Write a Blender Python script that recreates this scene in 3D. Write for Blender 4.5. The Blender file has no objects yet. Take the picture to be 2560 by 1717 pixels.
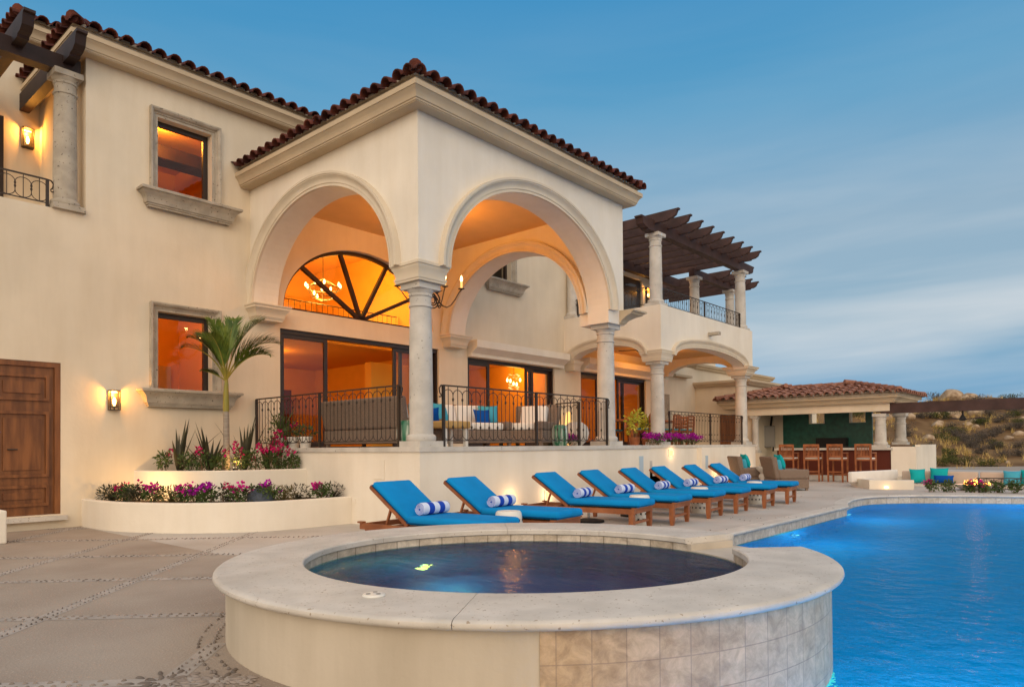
import bpy, bmesh, math, random
from math import radians as R, sin, cos, pi, sqrt, hypot, atan2
from mathutils import Vector, Matrix
random.seed(7)
S = bpy.context.scene
COL = S.collection

# ---------------------------------------------------------------- camera
YAW, PITCH, ROLL = .71819, .0145166, -.0083325
W = Vector((cos(YAW)*cos(PITCH), sin(YAW)*cos(PITCH), sin(PITCH)))
r0 = Vector((sin(YAW), -cos(YAW), 0)); u0 = r0.cross(W)
RR = r0*cos(ROLL)+u0*sin(ROLL); UU = -r0*sin(ROLL)+u0*cos(ROLL)
CAM = Vector((-6.7326, -7.6548, 1.2))
cd = bpy.data.cameras.new('camera'); co = bpy.data.objects.new('camera', cd); COL.objects.link(co)
cd.sensor_fit = 'HORIZONTAL'; cd.sensor_width = 36; cd.lens = 1751.2/2560*36; cd.shift_y = (1090.85-858.5)/2560
cd.clip_start = .05; cd.clip_end = 3000
co.matrix_world = Matrix((( RR.x, UU.x, -W.x, CAM.x), (RR.y, UU.y, -W.y, CAM.y), (RR.z, UU.z, -W.z, CAM.z), (0,0,0,1)))
S.camera = co

# ---------------------------------------------------------------- world, sun, exposure
SUN_EL, SUN_ROT = R(7), R(-127)
wd = bpy.data.worlds.new('World'); S.world = wd; wd.use_nodes = True
nt = wd.node_tree; N = nt.nodes; L = nt.links; N.clear()
def nd(t, **k):
    n = N.new(t)
    for a, v in k.items(): setattr(n, a, v)
    return n
out = nd('ShaderNodeOutputWorld'); bg = nd('ShaderNodeBackground'); bg.inputs[1].default_value = .10
sky = nd('ShaderNodeTexSky'); sky.sky_type = 'NISHITA'; sky.sun_disc = False
sky.sun_elevation = SUN_EL; sky.sun_rotation = SUN_ROT; sky.air_density = 1.0; sky.dust_density = .6; sky.ozone_density = 2.5
tc = nd('ShaderNodeTexCoord')
sep = nd('ShaderNodeSeparateXYZ'); L.new(tc.outputs['Generated'], sep.inputs[0])
# stretched thin clouds: long level streaks
mp = nd('ShaderNodeMapping'); L.new(tc.outputs['Generated'], mp.inputs[0])
mp.inputs['Scale'].default_value = (.9, .9, 7.5); mp.inputs['Location'].default_value = (.35, .2, .45); mp.inputs['Rotation'].default_value = (R(3), R(-3), 0)
nz = nd('ShaderNodeTexNoise'); L.new(mp.outputs[0], nz.inputs['Vector']); nz.inputs['Scale'].default_value = 1.5
nz.inputs['Detail'].default_value = 5; nz.inputs['Roughness'].default_value = .5; nz.inputs['Distortion'].default_value = .4
cr = nd('ShaderNodeValToRGB'); L.new(nz.outputs[0], cr.inputs[0])
cr.color_ramp.elements[0].position = .38; cr.color_ramp.elements[1].position = .64
# more cloud low on the right, clear at the zenith
elr = nd('ShaderNodeValToRGB'); L.new(sep.outputs[2], elr.inputs[0]); e = elr.color_ramp.elements
e[0].position = 0; e[0].color = (.12,)*3+(1,); e[1].position = .62; e[1].color = (.0,)*3+(1,)
x = e.new(.05); x.color = (.40,)*3+(1,); x = e.new(.12); x.color = (1,)*3+(1,); x = e.new(.24); x.color = (.62,)*3+(1,); x = e.new(.38); x.color = (.10,)*3+(1,)
mm = nd('ShaderNodeMath', operation='MULTIPLY'); L.new(cr.outputs[0], mm.inputs[0]); L.new(elr.outputs[0], mm.inputs[1])
base = nd('ShaderNodeMix', data_type='RGBA'); base.inputs[0].default_value = .85
L.new(sky.outputs[0], base.inputs[6])
gr = nd('ShaderNodeValToRGB'); L.new(sep.outputs[2], gr.inputs[0]); g = gr.color_ramp.elements
def set_grad(stops):
    g[0].position, g[0].color = stops[0][0], (*stops[0][1], 1); g[1].position, g[1].color = stops[-1][0], (*stops[-1][1], 1)
    for p, c in stops[1:-1]:
        q = g.new(p); q.color = (*c, 1)
set_grad([(0, (.7, 2.5, 4.6)), (.07, (.9, 3.1, 5.6)), (.15, (2.9, 4.4, 5.6)), (.28, (3.1, 4.5, 5.7)), (.42, (1.1, 3.55, 5.8)), (.60, (.12, 2.5, 5.5)), (1, (.3, 1.5, 3.6))])
L.new(gr.outputs[0], base.inputs[7])
mixc = nd('ShaderNodeMix', data_type='RGBA'); L.new(mm.outputs[0], mixc.inputs[0]); L.new(base.outputs[2], mixc.inputs[6])
mixc.inputs[7].default_value = (5.9, 6.4, 6.8, 1)
# sunset glow round the sun's azimuth (behind the camera, to its left)
sd = Vector((sin(SUN_ROT), cos(SUN_ROT), .32)).normalized()
dt = nd('ShaderNodeVectorMath', operation='DOT_PRODUCT'); L.new(tc.outputs['Generated'], dt.inputs[0]); dt.inputs[1].default_value = sd
shift = nd('ShaderNodeMapRange'); shift.inputs[1].default_value = -.35; L.new(dt.outputs['Value'], shift.inputs[0])
glow = nd('ShaderNodeValToRGB'); L.new(shift.outputs[0], glow.inputs[0]); ge = glow.color_ramp.elements
ge[0].position = 0; ge[0].color = (0,0,0,1); ge[1].position = 1; ge[1].color = (16.0, 11.4, 6.6, 1)
q = ge.new(.35); q.color = (4.8, 4.0, 3.0, 1); q = ge.new(.7); q.color = (9.2, 7.1, 4.7, 1)
addc = nd('ShaderNodeMix', data_type='RGBA', blend_type='ADD'); addc.inputs[0].default_value = 1
L.new(mixc.outputs[2], addc.inputs[6]); L.new(glow.outputs[0], addc.inputs[7])
L.new(addc.outputs[2], bg.inputs[0]); L.new(bg.outputs[0], out.inputs[0])

sl = bpy.data.lights.new('sun', 'SUN'); so = bpy.data.objects.new('sun', sl); COL.objects.link(so)
sl.energy = .5; sl.angle = R(40); sl.color = (1, .80, .60)
so.rotation_euler = Vector((-sin(SUN_ROT)*cos(R(22)), -cos(SUN_ROT)*cos(R(22)), -sin(R(22)))).to_track_quat('-Z', 'Y').to_euler()
S.view_settings.view_transform = 'Standard'; S.view_settings.look = 'None'; S.view_settings.gamma = 1
S.view_settings.exposure = .1
S.cycles.use_denoising = True; S.cycles.max_bounces = 8; S.cycles.transparent_max_bounces = 16
S.cycles.sample_clamp_indirect = 4; S.cycles.caustics_reflective = False; S.cycles.caustics_refractive = True

# ---------------------------------------------------------------- materials
def lin(c): return tuple((v/255/12.92 if v/255 <= .04045 else ((v/255+.055)/1.055)**2.4) for v in c)
M = {}
def mat(name, col, rough=.7, spec=.5, metal=0, stain=0, var=.0, vscale=3, bump=0, bscale=40, col2=None, detail=4, speck=None, coat=0, emit=None, coords='Object', stretch=None, thr=(.35, .65)):
    m = bpy.data.materials.new(name); m.use_nodes = True; t = m.node_tree; n = t.nodes; l = t.links
    p = n['Principled BSDF']; p.inputs['Base Color'].default_value = (*col, 1); p.inputs['Roughness'].default_value = rough
    p.inputs['Metallic'].default_value = metal; p.inputs['Specular IOR Level'].default_value = spec
    if coat: p.inputs['Coat Weight'].default_value = coat
    if emit: p.inputs['Emission Color'].default_value = (*emit[0], 1); p.inputs['Emission Strength'].default_value = emit[1]
    c = n.new('ShaderNodeTexCoord'); vec = c.outputs[coords]
    if stretch:
        mpn = n.new('ShaderNodeMapping'); mpn.inputs['Scale'].default_value = stretch; l.new(vec, mpn.inputs[0]); vec = mpn.outputs[0]
    cur = None
    if var or col2:
        z = n.new('ShaderNodeTexNoise'); z.inputs['Scale'].default_value = vscale; z.inputs['Detail'].default_value = detail; l.new(vec, z.inputs['Vector'])
        rp = n.new('ShaderNodeValToRGB'); l.new(z.outputs[0], rp.inputs[0])
        c2 = col2 if col2 else tuple(min(1, v*(1+var)) for v in col); c1 = col if col2 else tuple(v*(1-var) for v in col)
        rp.color_ramp.elements[0].position = thr[0]; rp.color_ramp.elements[1].position = thr[1]
        rp.color_ramp.elements[0].color = (*c1, 1); rp.color_ramp.elements[1].color = (*c2, 1)
        cur = rp.outputs[0]
    if speck:   # (colour, scale, threshold)
        z = n.new('ShaderNodeTexNoise'); z.inputs['Scale'].default_value = speck[1]; z.inputs['Detail'].default_value = 2; l.new(vec, z.inputs['Vector'])
        rp = n.new('ShaderNodeValToRGB'); l.new(z.outputs[0], rp.inputs[0]); rp.color_ramp.elements[0].position = speck[2]; rp.color_ramp.elements[1].position = speck[2]+.04
        mi = n.new('ShaderNodeMix'); mi.data_type = 'RGBA'; l.new(rp.outputs[0], mi.inputs[0])
        if cur: l.new(cur, mi.inputs[6])
        else: mi.inputs[6].default_value = (*col, 1)
        mi.inputs[7].default_value = (*speck[0], 1); cur = mi.outputs[2]
    if stain:   # rain streaks and patchy wear, wide but faint
        mpn = n.new('ShaderNodeMapping'); mpn.inputs['Scale'].default_value = (2.6, 2.6, .35); l.new(c.outputs[coords], mpn.inputs[0]); fac = None
        z = n.new('ShaderNodeTexNoise'); z.inputs['Scale'].default_value = 1.6; z.inputs['Detail'].default_value = 7; z.inputs['Roughness'].default_value = .62; l.new(mpn.outputs[0], z.inputs['Vector'])
        rp = n.new('ShaderNodeValToRGB'); l.new(z.outputs[0], rp.inputs[0]); rp.color_ramp.elements[0].position = .30; rp.color_ramp.elements[1].position = .60
        k = 1-stain; rp.color_ramp.elements[0].color = (k, k*.985, k*.96, 1); rp.color_ramp.elements[1].color = (1, 1, 1, 1)
        mi = n.new('ShaderNodeMix'); mi.data_type = 'RGBA'; mi.blend_type = 'MULTIPLY'; mi.inputs[0].default_value = 1; l.new(cur, mi.inputs[6]); l.new(rp.outputs[0], mi.inputs[7]); cur = mi.outputs[2]
    if cur: l.new(cur, p.inputs['Base Color'])
    if bump:
        z = n.new('ShaderNodeTexNoise'); z.inputs['Scale'].default_value = bscale; z.inputs['Detail'].default_value = 5; l.new(vec, z.inputs['Vector'])
        b = n.new('ShaderNodeBump'); b.inputs['Strength'].default_value = bump; b.inputs['Distance'].default_value = .02; l.new(z.outputs[0], b.inputs['Height']); l.new(b.outputs[0], p.inputs['Normal'])
    M[name] = m; return m
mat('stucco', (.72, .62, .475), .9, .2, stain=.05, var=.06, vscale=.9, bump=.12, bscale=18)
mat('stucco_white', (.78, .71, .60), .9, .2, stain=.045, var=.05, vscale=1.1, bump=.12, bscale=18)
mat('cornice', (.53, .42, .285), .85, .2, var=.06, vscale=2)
mat('spa_plaster', (.56, .48, .37), .9, .2, stain=.12, var=.06, vscale=1.1, bump=.12, bscale=18)
mat('stone', (.42, .365, .29), .9, .2, var=.14, vscale=5, bump=.25, bscale=30, speck=((.16, .13, .10), 26, .66))
mat('stone_light', (.54, .505, .45), .85, .25, var=.12, vscale=3, bump=.2, bscale=30, speck=((.28, .25, .21), 22, .69))
mat('golden_wood', (.45, .26, .08), .5, .3, col2=(.58, .36, .13), vscale=5)
mat('tile', (.050, .015, .011), .8, .2, col2=(.15, .042, .026), vscale=3.5, bump=.3, bscale=25)
mat('tile_faded', (.20, .085, .055), .8, .3, col2=(.33, .16, .11), vscale=5, bump=.3, bscale=25)
mat('mortar', (.34, .28, .21), .95, .1, var=.15, vscale=8)
mat('dark_wood', (.030, .014, .011), .6, .35, var=.3, vscale=3, stretch=(1, 1, 1))
mat('pergola_wood', (.060, .031, .026), .65, .3, var=.25, vscale=3)
mat('door_wood', (.12, .040, .010), .45, .4, col2=(.24, .088, .024), vscale=4, stretch=(3, 3, .35), detail=6)
mat('teak', (.22, .068, .022), .5, .4, col2=(.36, .125, .045), vscale=5, detail=6)
mat('iron', (.045, .032, .024), .5, .5, metal=.4)
mat('window_frame', (.022, .012, .008), .4, .5)
mat('cushion_blue', (.003, .23, .55), .9, .15, var=.10, vscale=2.2, bump=.45, bscale=5.5)
mat('piping', (.002, .07, .20), .9, .1)
mat('cushion_white', (.74, .70, .64), .95, .1, var=.03, vscale=4)
mat('cushion_tan', (.50, .40, .32), .95, .1, var=.04, vscale=4)
mat('turquoise', (.01, .34, .36), .95, .1, var=.05, vscale=4)
mat('sky_blue_fabric', (.06, .33, .45), .95, .1, var=.05, vscale=4)
mat('royal_blue', (.005, .07, .32), .95, .1)
mat('wicker', (.15, .105, .078), .8, .2, col2=(.29, .215, .165), vscale=60, bump=.6, bscale=90, stretch=(1, 1, 3))
mat('plant_leaf', (.040, .075, .018), .6, .3, col2=(.085, .12, .028), vscale=9)
mat('plant_dry', (.10, .085, .030), .7, .2, col2=(.16, .12, .05), vscale=9)
mat('plant_dark', (.035, .035, .020), .6, .3, col2=(.055, .050, .022), vscale=6)
mat('lime_leaf', (.34, .34, .02), .6, .3, col2=(.50, .47, .05), vscale=9)
mat('magenta', (.42, .006, .20), .75, .15, col2=(.62, .02, .25), vscale=14)
mat('crimson', (.36, .005, .075), .75, .15, col2=(.52, .015, .12), vscale=14)
mat('purple', (.26, .006, .26), .75, .15, col2=(.42, .01, .30), vscale=14)
mat('stem', (.14, .09, .05), .8, .2)
mat('palm_leaf', (.040, .085, .008), .5, .4, col2=(.13, .18, .015), vscale=5)
mat('palm_trunk', (.24, .20, .16), .85, .2, col2=(.32, .27, .22), vscale=9, stretch=(1, 1, 6))
mat('palm_sheath', (.30, .22, .03), .5, .3, col2=(.20, .20, .04), vscale=4)
mat('soil', (.045, .03, .02), .95, .1)
mat('white_paint', (.75, .72, .66), .6, .3)
mat('ceramic', (.72, .69, .62), .35, .5)
mat('chrome', (.6, .6, .6), .25, .5, metal=1)
mat('black', (.012, .011, .011), .6, .3)
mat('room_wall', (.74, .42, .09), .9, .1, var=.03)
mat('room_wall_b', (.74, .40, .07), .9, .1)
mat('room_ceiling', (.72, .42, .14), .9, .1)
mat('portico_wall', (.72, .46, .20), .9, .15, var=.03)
mat('room_floor', (.34, .22, .12), .5, .3)
mat('cabinet', (.10, .018, .008), .5, .3)
mat('paver', (.46, .40, .34), .8, .25, var=.1, vscale=2)
mat('green_tile', (.010, .075, .058), .35, .5, col2=(.018, .12, .09), vscale=6)
mat('grey_panel', (.26, .24, .21), .6, .3)
mat('pebble_dark', (.13, .105, .085), .6, .3, col2=(.34, .28, .235), vscale=3)
mat('boulder', (.26, .175, .105), .9, .15, col2=(.46, .35, .24), vscale=2.5, bump=.5, bscale=6)
mat('hill_soil', (.12, .065, .028), .95, .1, col2=(.24, .145, .065), vscale=.5, bump=.5, bscale=3)
mat('dry_grass', (.46, .31, .10), .9, .1, col2=(.58, .41, .15), vscale=3)
mat('scrub_grey', (.075, .062, .05), .9, .1, col2=(.14, .115, .095), vscale=4)
mat('scrub_green', (.05, .062, .018), .85, .1, col2=(.10, .105, .03), vscale=4)
mat('sky_panel', (.42, .52, .60), .6, .3)
mat('boulder_blue', (.035, .045, .065), .6, .4, col2=(.06, .075, .10), vscale=4, bump=.3, bscale=8)
def emis(name, col, s):
    m = bpy.data.materials.new(name); m.use_nodes = True; n = m.node_tree.nodes; n.clear()
    o = n.new('ShaderNodeOutputMaterial'); e = n.new('ShaderNodeEmission'); e.inputs[0].default_value = (*col, 1); e.inputs[1].default_value = s
    m.node_tree.links.new(e.outputs[0], o.inputs[0]); M[name] = m
emis('bulb', (1, .62, .22), 14); emis('flame', (1, .36, .06), 7); emis('pool_lamp', (.75, 1, .72), 2.6); emis('shade_lit', (1, .55, .16), 1.6)
emis('spa_lamp', (.85, 1, .12), 6); emis('niche_lit', (1, .66, .30), 1.5); emis('spot_lit', (1, .78, .45), 3.5); emis('chandelier_glow', (1, .68, .22), 9)
def glassy(name, tint, ior=1.5, rough=0, extra=0, bump=None, damp=1, refr=False):
    m = bpy.data.materials.new(name); m.use_nodes = True; t = m.node_tree; n = t.nodes; l = t.links; n.clear()
    o = n.new('ShaderNodeOutputMaterial'); mi = n.new('ShaderNodeMixShader'); tr = n.new('ShaderNodeBsdfRefraction' if refr else 'ShaderNodeBsdfTransparent'); gl = n.new('ShaderNodeBsdfGlossy')
    tr.inputs[0].default_value = (*tint, 1); gl.inputs['Roughness'].default_value = rough
    if refr: tr.inputs['IOR'].default_value = ior; tr.inputs['Roughness'].default_value = .03
    f = n.new('ShaderNodeFresnel'); f.inputs[0].default_value = ior
    if not refr:   # a thin sheet: same reflectance from either side
        ge_ = n.new('ShaderNodeNewGeometry'); mr_ = n.new('ShaderNodeMapRange'); mr_.inputs[3].default_value = ior; mr_.inputs[4].default_value = 1/ior
        l.new(ge_.outputs['Backfacing'], mr_.inputs[0]); l.new(mr_.outputs[0], f.inputs[0])
    fac = f.outputs[0]
    if extra:
        a = n.new('ShaderNodeMath'); a.operation = 'ADD'; a.use_clamp = True; l.new(fac, a.inputs[0]); a.inputs[1].default_value = extra; fac = a.outputs[0]
    if bump:
        c = n.new('ShaderNodeTexCoord'); hs = None
        for (sx, sy, sc, amt) in bump:
            mpn = n.new('ShaderNodeMapping'); mpn.inputs['Rotation'].default_value = (0, 0, -YAW); mpn.inputs['Scale'].default_value = (sx, sy, 1); l.new(c.outputs['Object'], mpn.inputs[0])
            z = n.new('ShaderNodeTexNoise'); z.inputs['Scale'].default_value = sc; z.inputs['Detail'].default_value = 3; l.new(mpn.outputs[0], z.inputs['Vector'])
            b = n.new('ShaderNodeBump'); b.inputs['Strength'].default_value = amt; b.inputs['Distance'].default_value = .05; l.new(z.outputs[0], b.inputs['Height'])
            if hs: l.new(hs, b.inputs['Normal'])
            hs = b.outputs[0]
        l.new(hs, gl.inputs['Normal']); l.new(hs, f.inputs['Normal'])
        if refr: l.new(hs, tr.inputs['Normal'])
    if damp != 1:
        a = n.new('ShaderNodeMath'); a.operation = 'MULTIPLY'; l.new(fac, a.inputs[0]); a.inputs[1].default_value = damp; fac = a.outputs[0]
    l.new(fac, mi.inputs[0]); l.new(tr.outputs[0], mi.inputs[1]); l.new(gl.outputs[0], mi.inputs[2]); l.new(mi.outputs[0], o.inputs[0]); M[name] = m
glassy('glass', (.95, .93, .90), 1.45, 0, 0, None, .5)
glassy('lamp_glass', (1, .95, .85), 1.3)
glassy('pool_water', (.35, .90, .99), 1.33, .10, 0, [(1, 1, 1.7, .9), (1, 1, 5.5, .8)], .22, True)
glassy('spa_water', (.55, .72, .92), 1.33, .18, 0, [(1.4, .6, 2.0, .35), (1.4, .6, 7, .22)], .42, True)
def tiled(name, ca, cb, grout, bw, bh, gap=.006, mapping='UV', off=.5, rough=.5):
    m = bpy.data.materials.new(name); m.use_nodes = True; t = m.node_tree; n = t.nodes; l = t.links; p = n['Principled BSDF']
    c = n.new('ShaderNodeTexCoord'); b = n.new('ShaderNodeTexBrick'); l.new(c.outputs[mapping], b.inputs['Vector'])
    b.offset = off; b.inputs['Scale'].default_value = 1; b.inputs['Brick Width'].default_value = bw; b.inputs['Row Height'].default_value = bh; b.inputs['Mortar Size'].default_value = gap
    b.inputs['Mortar Smooth'].default_value = .1; b.inputs['Color1'].default_value = (*ca, 1); b.inputs['Color2'].default_value = (*cb, 1); b.inputs['Mortar'].default_value = (*grout, 1)
    z = n.new('ShaderNodeTexNoise'); z.inputs['Scale'].default_value = 11; z.inputs['Detail'].default_value = 8; z.inputs['Roughness'].default_value = .7; z.inputs['Distortion'].default_value = .5; l.new(c.outputs[mapping], z.inputs['Vector'])
    rp = n.new('ShaderNodeValToRGB'); rp.color_ramp.elements[0].position = .3; rp.color_ramp.elements[0].color = (.62, .58, .54, 1); rp.color_ramp.elements[1].position = .72; rp.color_ramp.elements[1].color = (1.3, 1.3, 1.3, 1); l.new(z.outputs[0], rp.inputs[0])
    mi = n.new('ShaderNodeMix'); mi.data_type = 'RGBA'; mi.blend_type = 'MULTIPLY'; mi.inputs[0].default_value = 1; l.new(b.outputs[0], mi.inputs[6]); l.new(rp.outputs[0], mi.inputs[7])
    l.new(mi.outputs[2], p.inputs['Base Color']); p.inputs['Roughness'].default_value = rough; M[name] = m
tiled('travertine', (.42, .32, .22), (.52, .42, .31), (.20, .15, .11), .40, .405, .004, off=0)
tiled('travertine_band', (.50, .43, .33), (.60, .53, .43), (.25, .20, .15), .30, .30, .004, off=0)
tiled('pool_tile', (.004, .36, .74), (.006, .42, .82), (.02, .42, .78), .12, .12, .004, 'Object', 0)
tiled('spa_tile', (.05, .15, .30), (.16, .11, .27), (.04, .09, .18), .09, .09, .003, 'UV', 0)
def coping_mat():
    m = mat('coping', (.60, .545, .47), .6, .3, stain=.08, var=.10, vscale=3.5, detail=8, bump=.12, bscale=45, speck=((.36, .285, .205), 48, .665), stretch=(1, 1, 1))
coping_mat()
def deck_mat():
    m = mat('deck', (.315, .25, .195), .85, .2, col2=(.40, .335, .27), vscale=.8, bump=.25, bscale=60, speck=((.44, .37, .30), 60, .63), coords='Object')
deck_mat()
def stripe_mat():
    m = bpy.data.materials.new('towel'); m.use_nodes = True; t = m.node_tree; n = t.nodes; l = t.links; p = n['Principled BSDF']; p.inputs['Roughness'].default_value = 1
    c = n.new('ShaderNodeTexCoord'); s = n.new('ShaderNodeSeparateXYZ'); l.new(c.outputs['Object'], s.inputs[0])
    a = n.new('ShaderNodeMath'); a.operation = 'MULTIPLY'; a.inputs[1].default_value = 2*pi/.17; l.new(s.outputs[0], a.inputs[0])
    b = n.new('ShaderNodeMath'); b.operation = 'COSINE'; l.new(a.outputs[0], b.inputs[0])
    r = n.new('ShaderNodeValToRGB'); r.color_ramp.interpolation = 'CONSTANT'; l.new(b.outputs[0], r.inputs[0])
    r.color_ramp.elements[0].color = (.62, .68, .82, 1); r.color_ramp.elements[1].position = .0001; r.color_ramp.elements[1].color = (.004, .055, .42, 1)
    b2 = n.new('ShaderNodeMath'); b2.operation = 'MULTIPLY'; b2.inputs[1].default_value = -1; l.new(b.outputs[0], b2.inputs[0]); l.new(b2.outputs[0], r.inputs[0])
    l.new(r.outputs[0], p.inputs['Base Color']); M['towel'] = m
stripe_mat()
mat('towel_edge', (.50, .56, .78), 1, .1)
mat('towel_core', (.02, .09, .42), 1, .1)

# ---------------------------------------------------------------- mesh builder and tagging
_tmpl = {}
class MB:
    def __init__(s): s.v = []; s.f = []; s.uv = None
    def add(s, vs, fs, mtx=None):
        o = len(s.v)
        s.v += [tuple(mtx @ Vector(p)) for p in vs] if mtx else [tuple(p) for p in vs]
        s.f += [tuple(i+o for i in f) for f in fs]; return s
    def box(s, lo, hi, mtx=None):
        x0, y0, z0 = lo; x1, y1, z1 = hi
        vs = [(x0,y0,z0),(x1,y0,z0),(x1,y1,z0),(x0,y1,z0),(x0,y0,z1),(x1,y0,z1),(x1,y1,z1),(x0,y1,z1)]
        return s.add(vs, [(0,3,2,1),(4,5,6,7),(0,1,5,4),(1,2,6,5),(2,3,7,6),(3,0,4,7)], mtx)
    def rbox(s, c, size, r, mtx=None, seg=3, puff=0):
        k = (tuple(round(x, 4) for x in size), r, seg, puff)
        if k not in _tmpl:
            bm = bmesh.new(); bmesh.ops.create_cube(bm, size=1)
            for v in bm.verts: v.co = Vector((v.co.x*size[0], v.co.y*size[1], v.co.z*size[2]))
            if puff:
                bmesh.ops.subdivide_edges(bm, edges=bm.edges[:], cuts=5, use_grid_fill=True)
                for v in bm.verts:
                    t = [max(0, 1-(2*abs(v.co[i])/size[i])**2) for i in range(3)]
                    ax = min(range(3), key=lambda i: size[i]); o = [i for i in range(3) if i != ax]
                    v.co[ax] *= (.06+.94*(t[o[0]]*t[o[1]])**.4)*(1+puff)*1.25; pin = (1-t[o[0]])*.0; v.co[o[0]] *= 1-.10*t[o[1]]*(1-t[o[0]]); v.co[o[1]] *= 1-.10*t[o[0]]*(1-t[o[1]])
            else:
                bmesh.ops.bevel(bm, geom=bm.edges[:]+bm.verts[:], offset=r, segments=seg, profile=.5, affect='EDGES')
            bm.verts.index_update()
            _tmpl[k] = ([v.co.copy() for v in bm.verts], [[v.index for v in f.verts] for f in bm.faces]); bm.free()
        vs, fs = _tmpl[k]; T = Matrix.Translation(c)
        return s.add(vs, fs, (mtx @ T) if mtx else T)
    def beam(s, p, q, w, h=None, up=(0, 0, 1)):
        p, q = Vector(p), Vector(q); d = (q-p); ln = d.length; d.normalize(); h = h or w
        u = Vector(up); sx = d.cross(u)
        if sx.length < 1e-4: sx = d.cross(Vector((0, 1, 0)))
        sx.normalize(); u = sx.cross(d)
        m = Matrix(((sx.x, d.x, u.x, p.x), (sx.y, d.y, u.y, p.y), (sx.z, d.z, u.z, p.z), (0, 0, 0, 1)))
        return s.box((-w/2, 0, -h/2), (w/2, ln, h/2), m)
    def tube(s, pts, r, n=6, cap=True):
        pts = [Vector(p) for p in pts]; rs = r if isinstance(r, (list, tuple)) else [r]*len(pts); o = len(s.v); prev = None
        for i, p in enumerate(pts):
            d = (pts[min(i+1, len(pts)-1)]-pts[max(i-1, 0)]).normalized()
            if prev is None:
                a = Vector((0, 0, 1)) if abs(d.z) < .9 else Vector((1, 0, 0)); u = d.cross(a).normalized()
            else: u = (prev-d*prev.dot(d)).normalized()
            prev = u; w = d.cross(u)
            for k in range(n): s.v.append(tuple(p+(u*cos(2*pi*k/n)+w*sin(2*pi*k/n))*rs[i]))
        for i in range(len(pts)-1):
            for k in range(n): s.f.append((o+i*n+k, o+i*n+(k+1) % n, o+(i+1)*n+(k+1) % n, o+(i+1)*n+k))
        if cap: s.f.append(tuple(o+k for k in range(n))[::-1]); s.f.append(tuple(o+(len(pts)-1)*n+k for k in range(n)))
        return s
    def lathe(s, prof, c=(0, 0, 0), n=28, mtx=None):
        vs = []; fs = []
        for (r, z) in prof:
            for k in range(n): vs.append((c[0]+r*cos(2*pi*k/n), c[1]+r*sin(2*pi*k/n), c[2]+z))
        for i in range(len(prof)-1):
            for k in range(n): fs.append((i*n+k, i*n+(k+1) % n, (i+1)*n+(k+1) % n, (i+1)*n+k))
        fs.append(tuple(range(n))[::-1]); fs.append(tuple((len(prof)-1)*n+k for k in range(n)))
        return s.add(vs, fs, mtx)
    def prism(s, poly, d0, d1, fn):
        """closed 2-D outline extruded between depths d0 and d1; fn(u, v, d) -> point"""
        n = len(poly)
        vs = [fn(u, v, d0) for u, v in poly]+[fn(u, v, d1) for u, v in poly]
        return s.add(vs, [tuple(range(n))[::-1], tuple(range(n, 2*n))]+[(i, (i+1) % n, n+(i+1) % n, n+i) for i in range(n)])
    def plate(s, outer, holes, d0, d1, fn, rim=True):
        """outline with holes, filled and given thickness"""
        bm = bmesh.new(); loops = []
        for lp in [outer]+holes:
            vv = [bm.verts.new((u, v, 0)) for u, v in lp]; loops.append(vv)
            for i in range(len(vv)): bm.edges.new((vv[i], vv[(i+1) % len(vv)]))
        bmesh.ops.triangle_fill(bm, use_beauty=True, edges=bm.edges[:])
        bm.verts.index_update(); o = len(s.v); nv = len(bm.verts)
        pts = [(v.co.x, v.co.y) for v in bm.verts]; tri = [[v.index for v in f.verts] for f in bm.faces]
        lidx = [[v.index for v in lp] for lp in loops]; bm.free()
        s.v += [tuple(fn(u, v, d0)) for u, v in pts]; s.f += [tuple(o+i for i in t) for t in tri]
        if d1 is not None:
            s.v += [tuple(fn(u, v, d1)) for u, v in pts]; s.f += [tuple(o+nv+i for i in t[::-1]) for t in tri]
            if rim:
                for lp in lidx:
                    for i in range(len(lp)): s.f.append((o+lp[i], o+lp[(i+1) % len(lp)], o+nv+lp[(i+1) % len(lp)], o+nv+lp[i]))
        return s
    def sweep(s, prof, path, closed=False, ends=True):
        """profile (outward, up) carried along a horizontal path (right-hand side is outward), mitred"""
        n = len(path); m = len(prof); o = len(s.v); P = [Vector((p[0], p[1])) for p in path]; zs = [p[2] for p in path]
        for i in range(n):
            if closed: d1 = (P[i]-P[i-1]).normalized(); d2 = (P[(i+1) % n]-P[i]).normalized()
            else:
                d1 = (P[i]-P[i-1]).normalized() if i else (P[1]-P[0]).normalized(); d2 = (P[i+1]-P[i]).normalized() if i < n-1 else d1
            n1 = Vector((d1.y, -d1.x)); n2 = Vector((d2.y, -d2.x)); b = (n1+n2); b = b/max(.3, b.length_squared/2)
            for (u, z) in prof: s.v.append((P[i].x+b.x*u, P[i].y+b.y*u, zs[i]+z))
        for i in range(n if closed else n-1):
            j = (i+1) % n
            for k in range(m-1): s.f.append((o+i*m+k, o+j*m+k, o+j*m+k+1, o+i*m+k+1))
        if ends and not closed: s.f.append(tuple(o+k for k in range(m))); s.f.append(tuple(o+(n-1)*m+k for k in range(m))[::-1])
        return s
    def build(s, name, m, parent=None, smooth=0, fixn=True, up=False):
        me = bpy.data.meshes.new(name); me.from_pydata(s.v, [], s.f); me.update()
        if fixn:
            bm = bmesh.new(); bm.from_mesh(me); bmesh.ops.recalc_face_normals(bm, faces=bm.faces[:]); bm.to_mesh(me); bm.free()
        if up and me.polygons[0].normal.z < 0: me.flip_normals()
        if s.uv:
            ul = me.uv_layers.new(name='UVMap')
            for lp in me.loops: ul.data[lp.index].uv = s.uv(me.vertices[lp.vertex_index].co)
        for mm_ in (m if isinstance(m, (list, tuple)) else [m]): me.materials.append(M[mm_])
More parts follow.
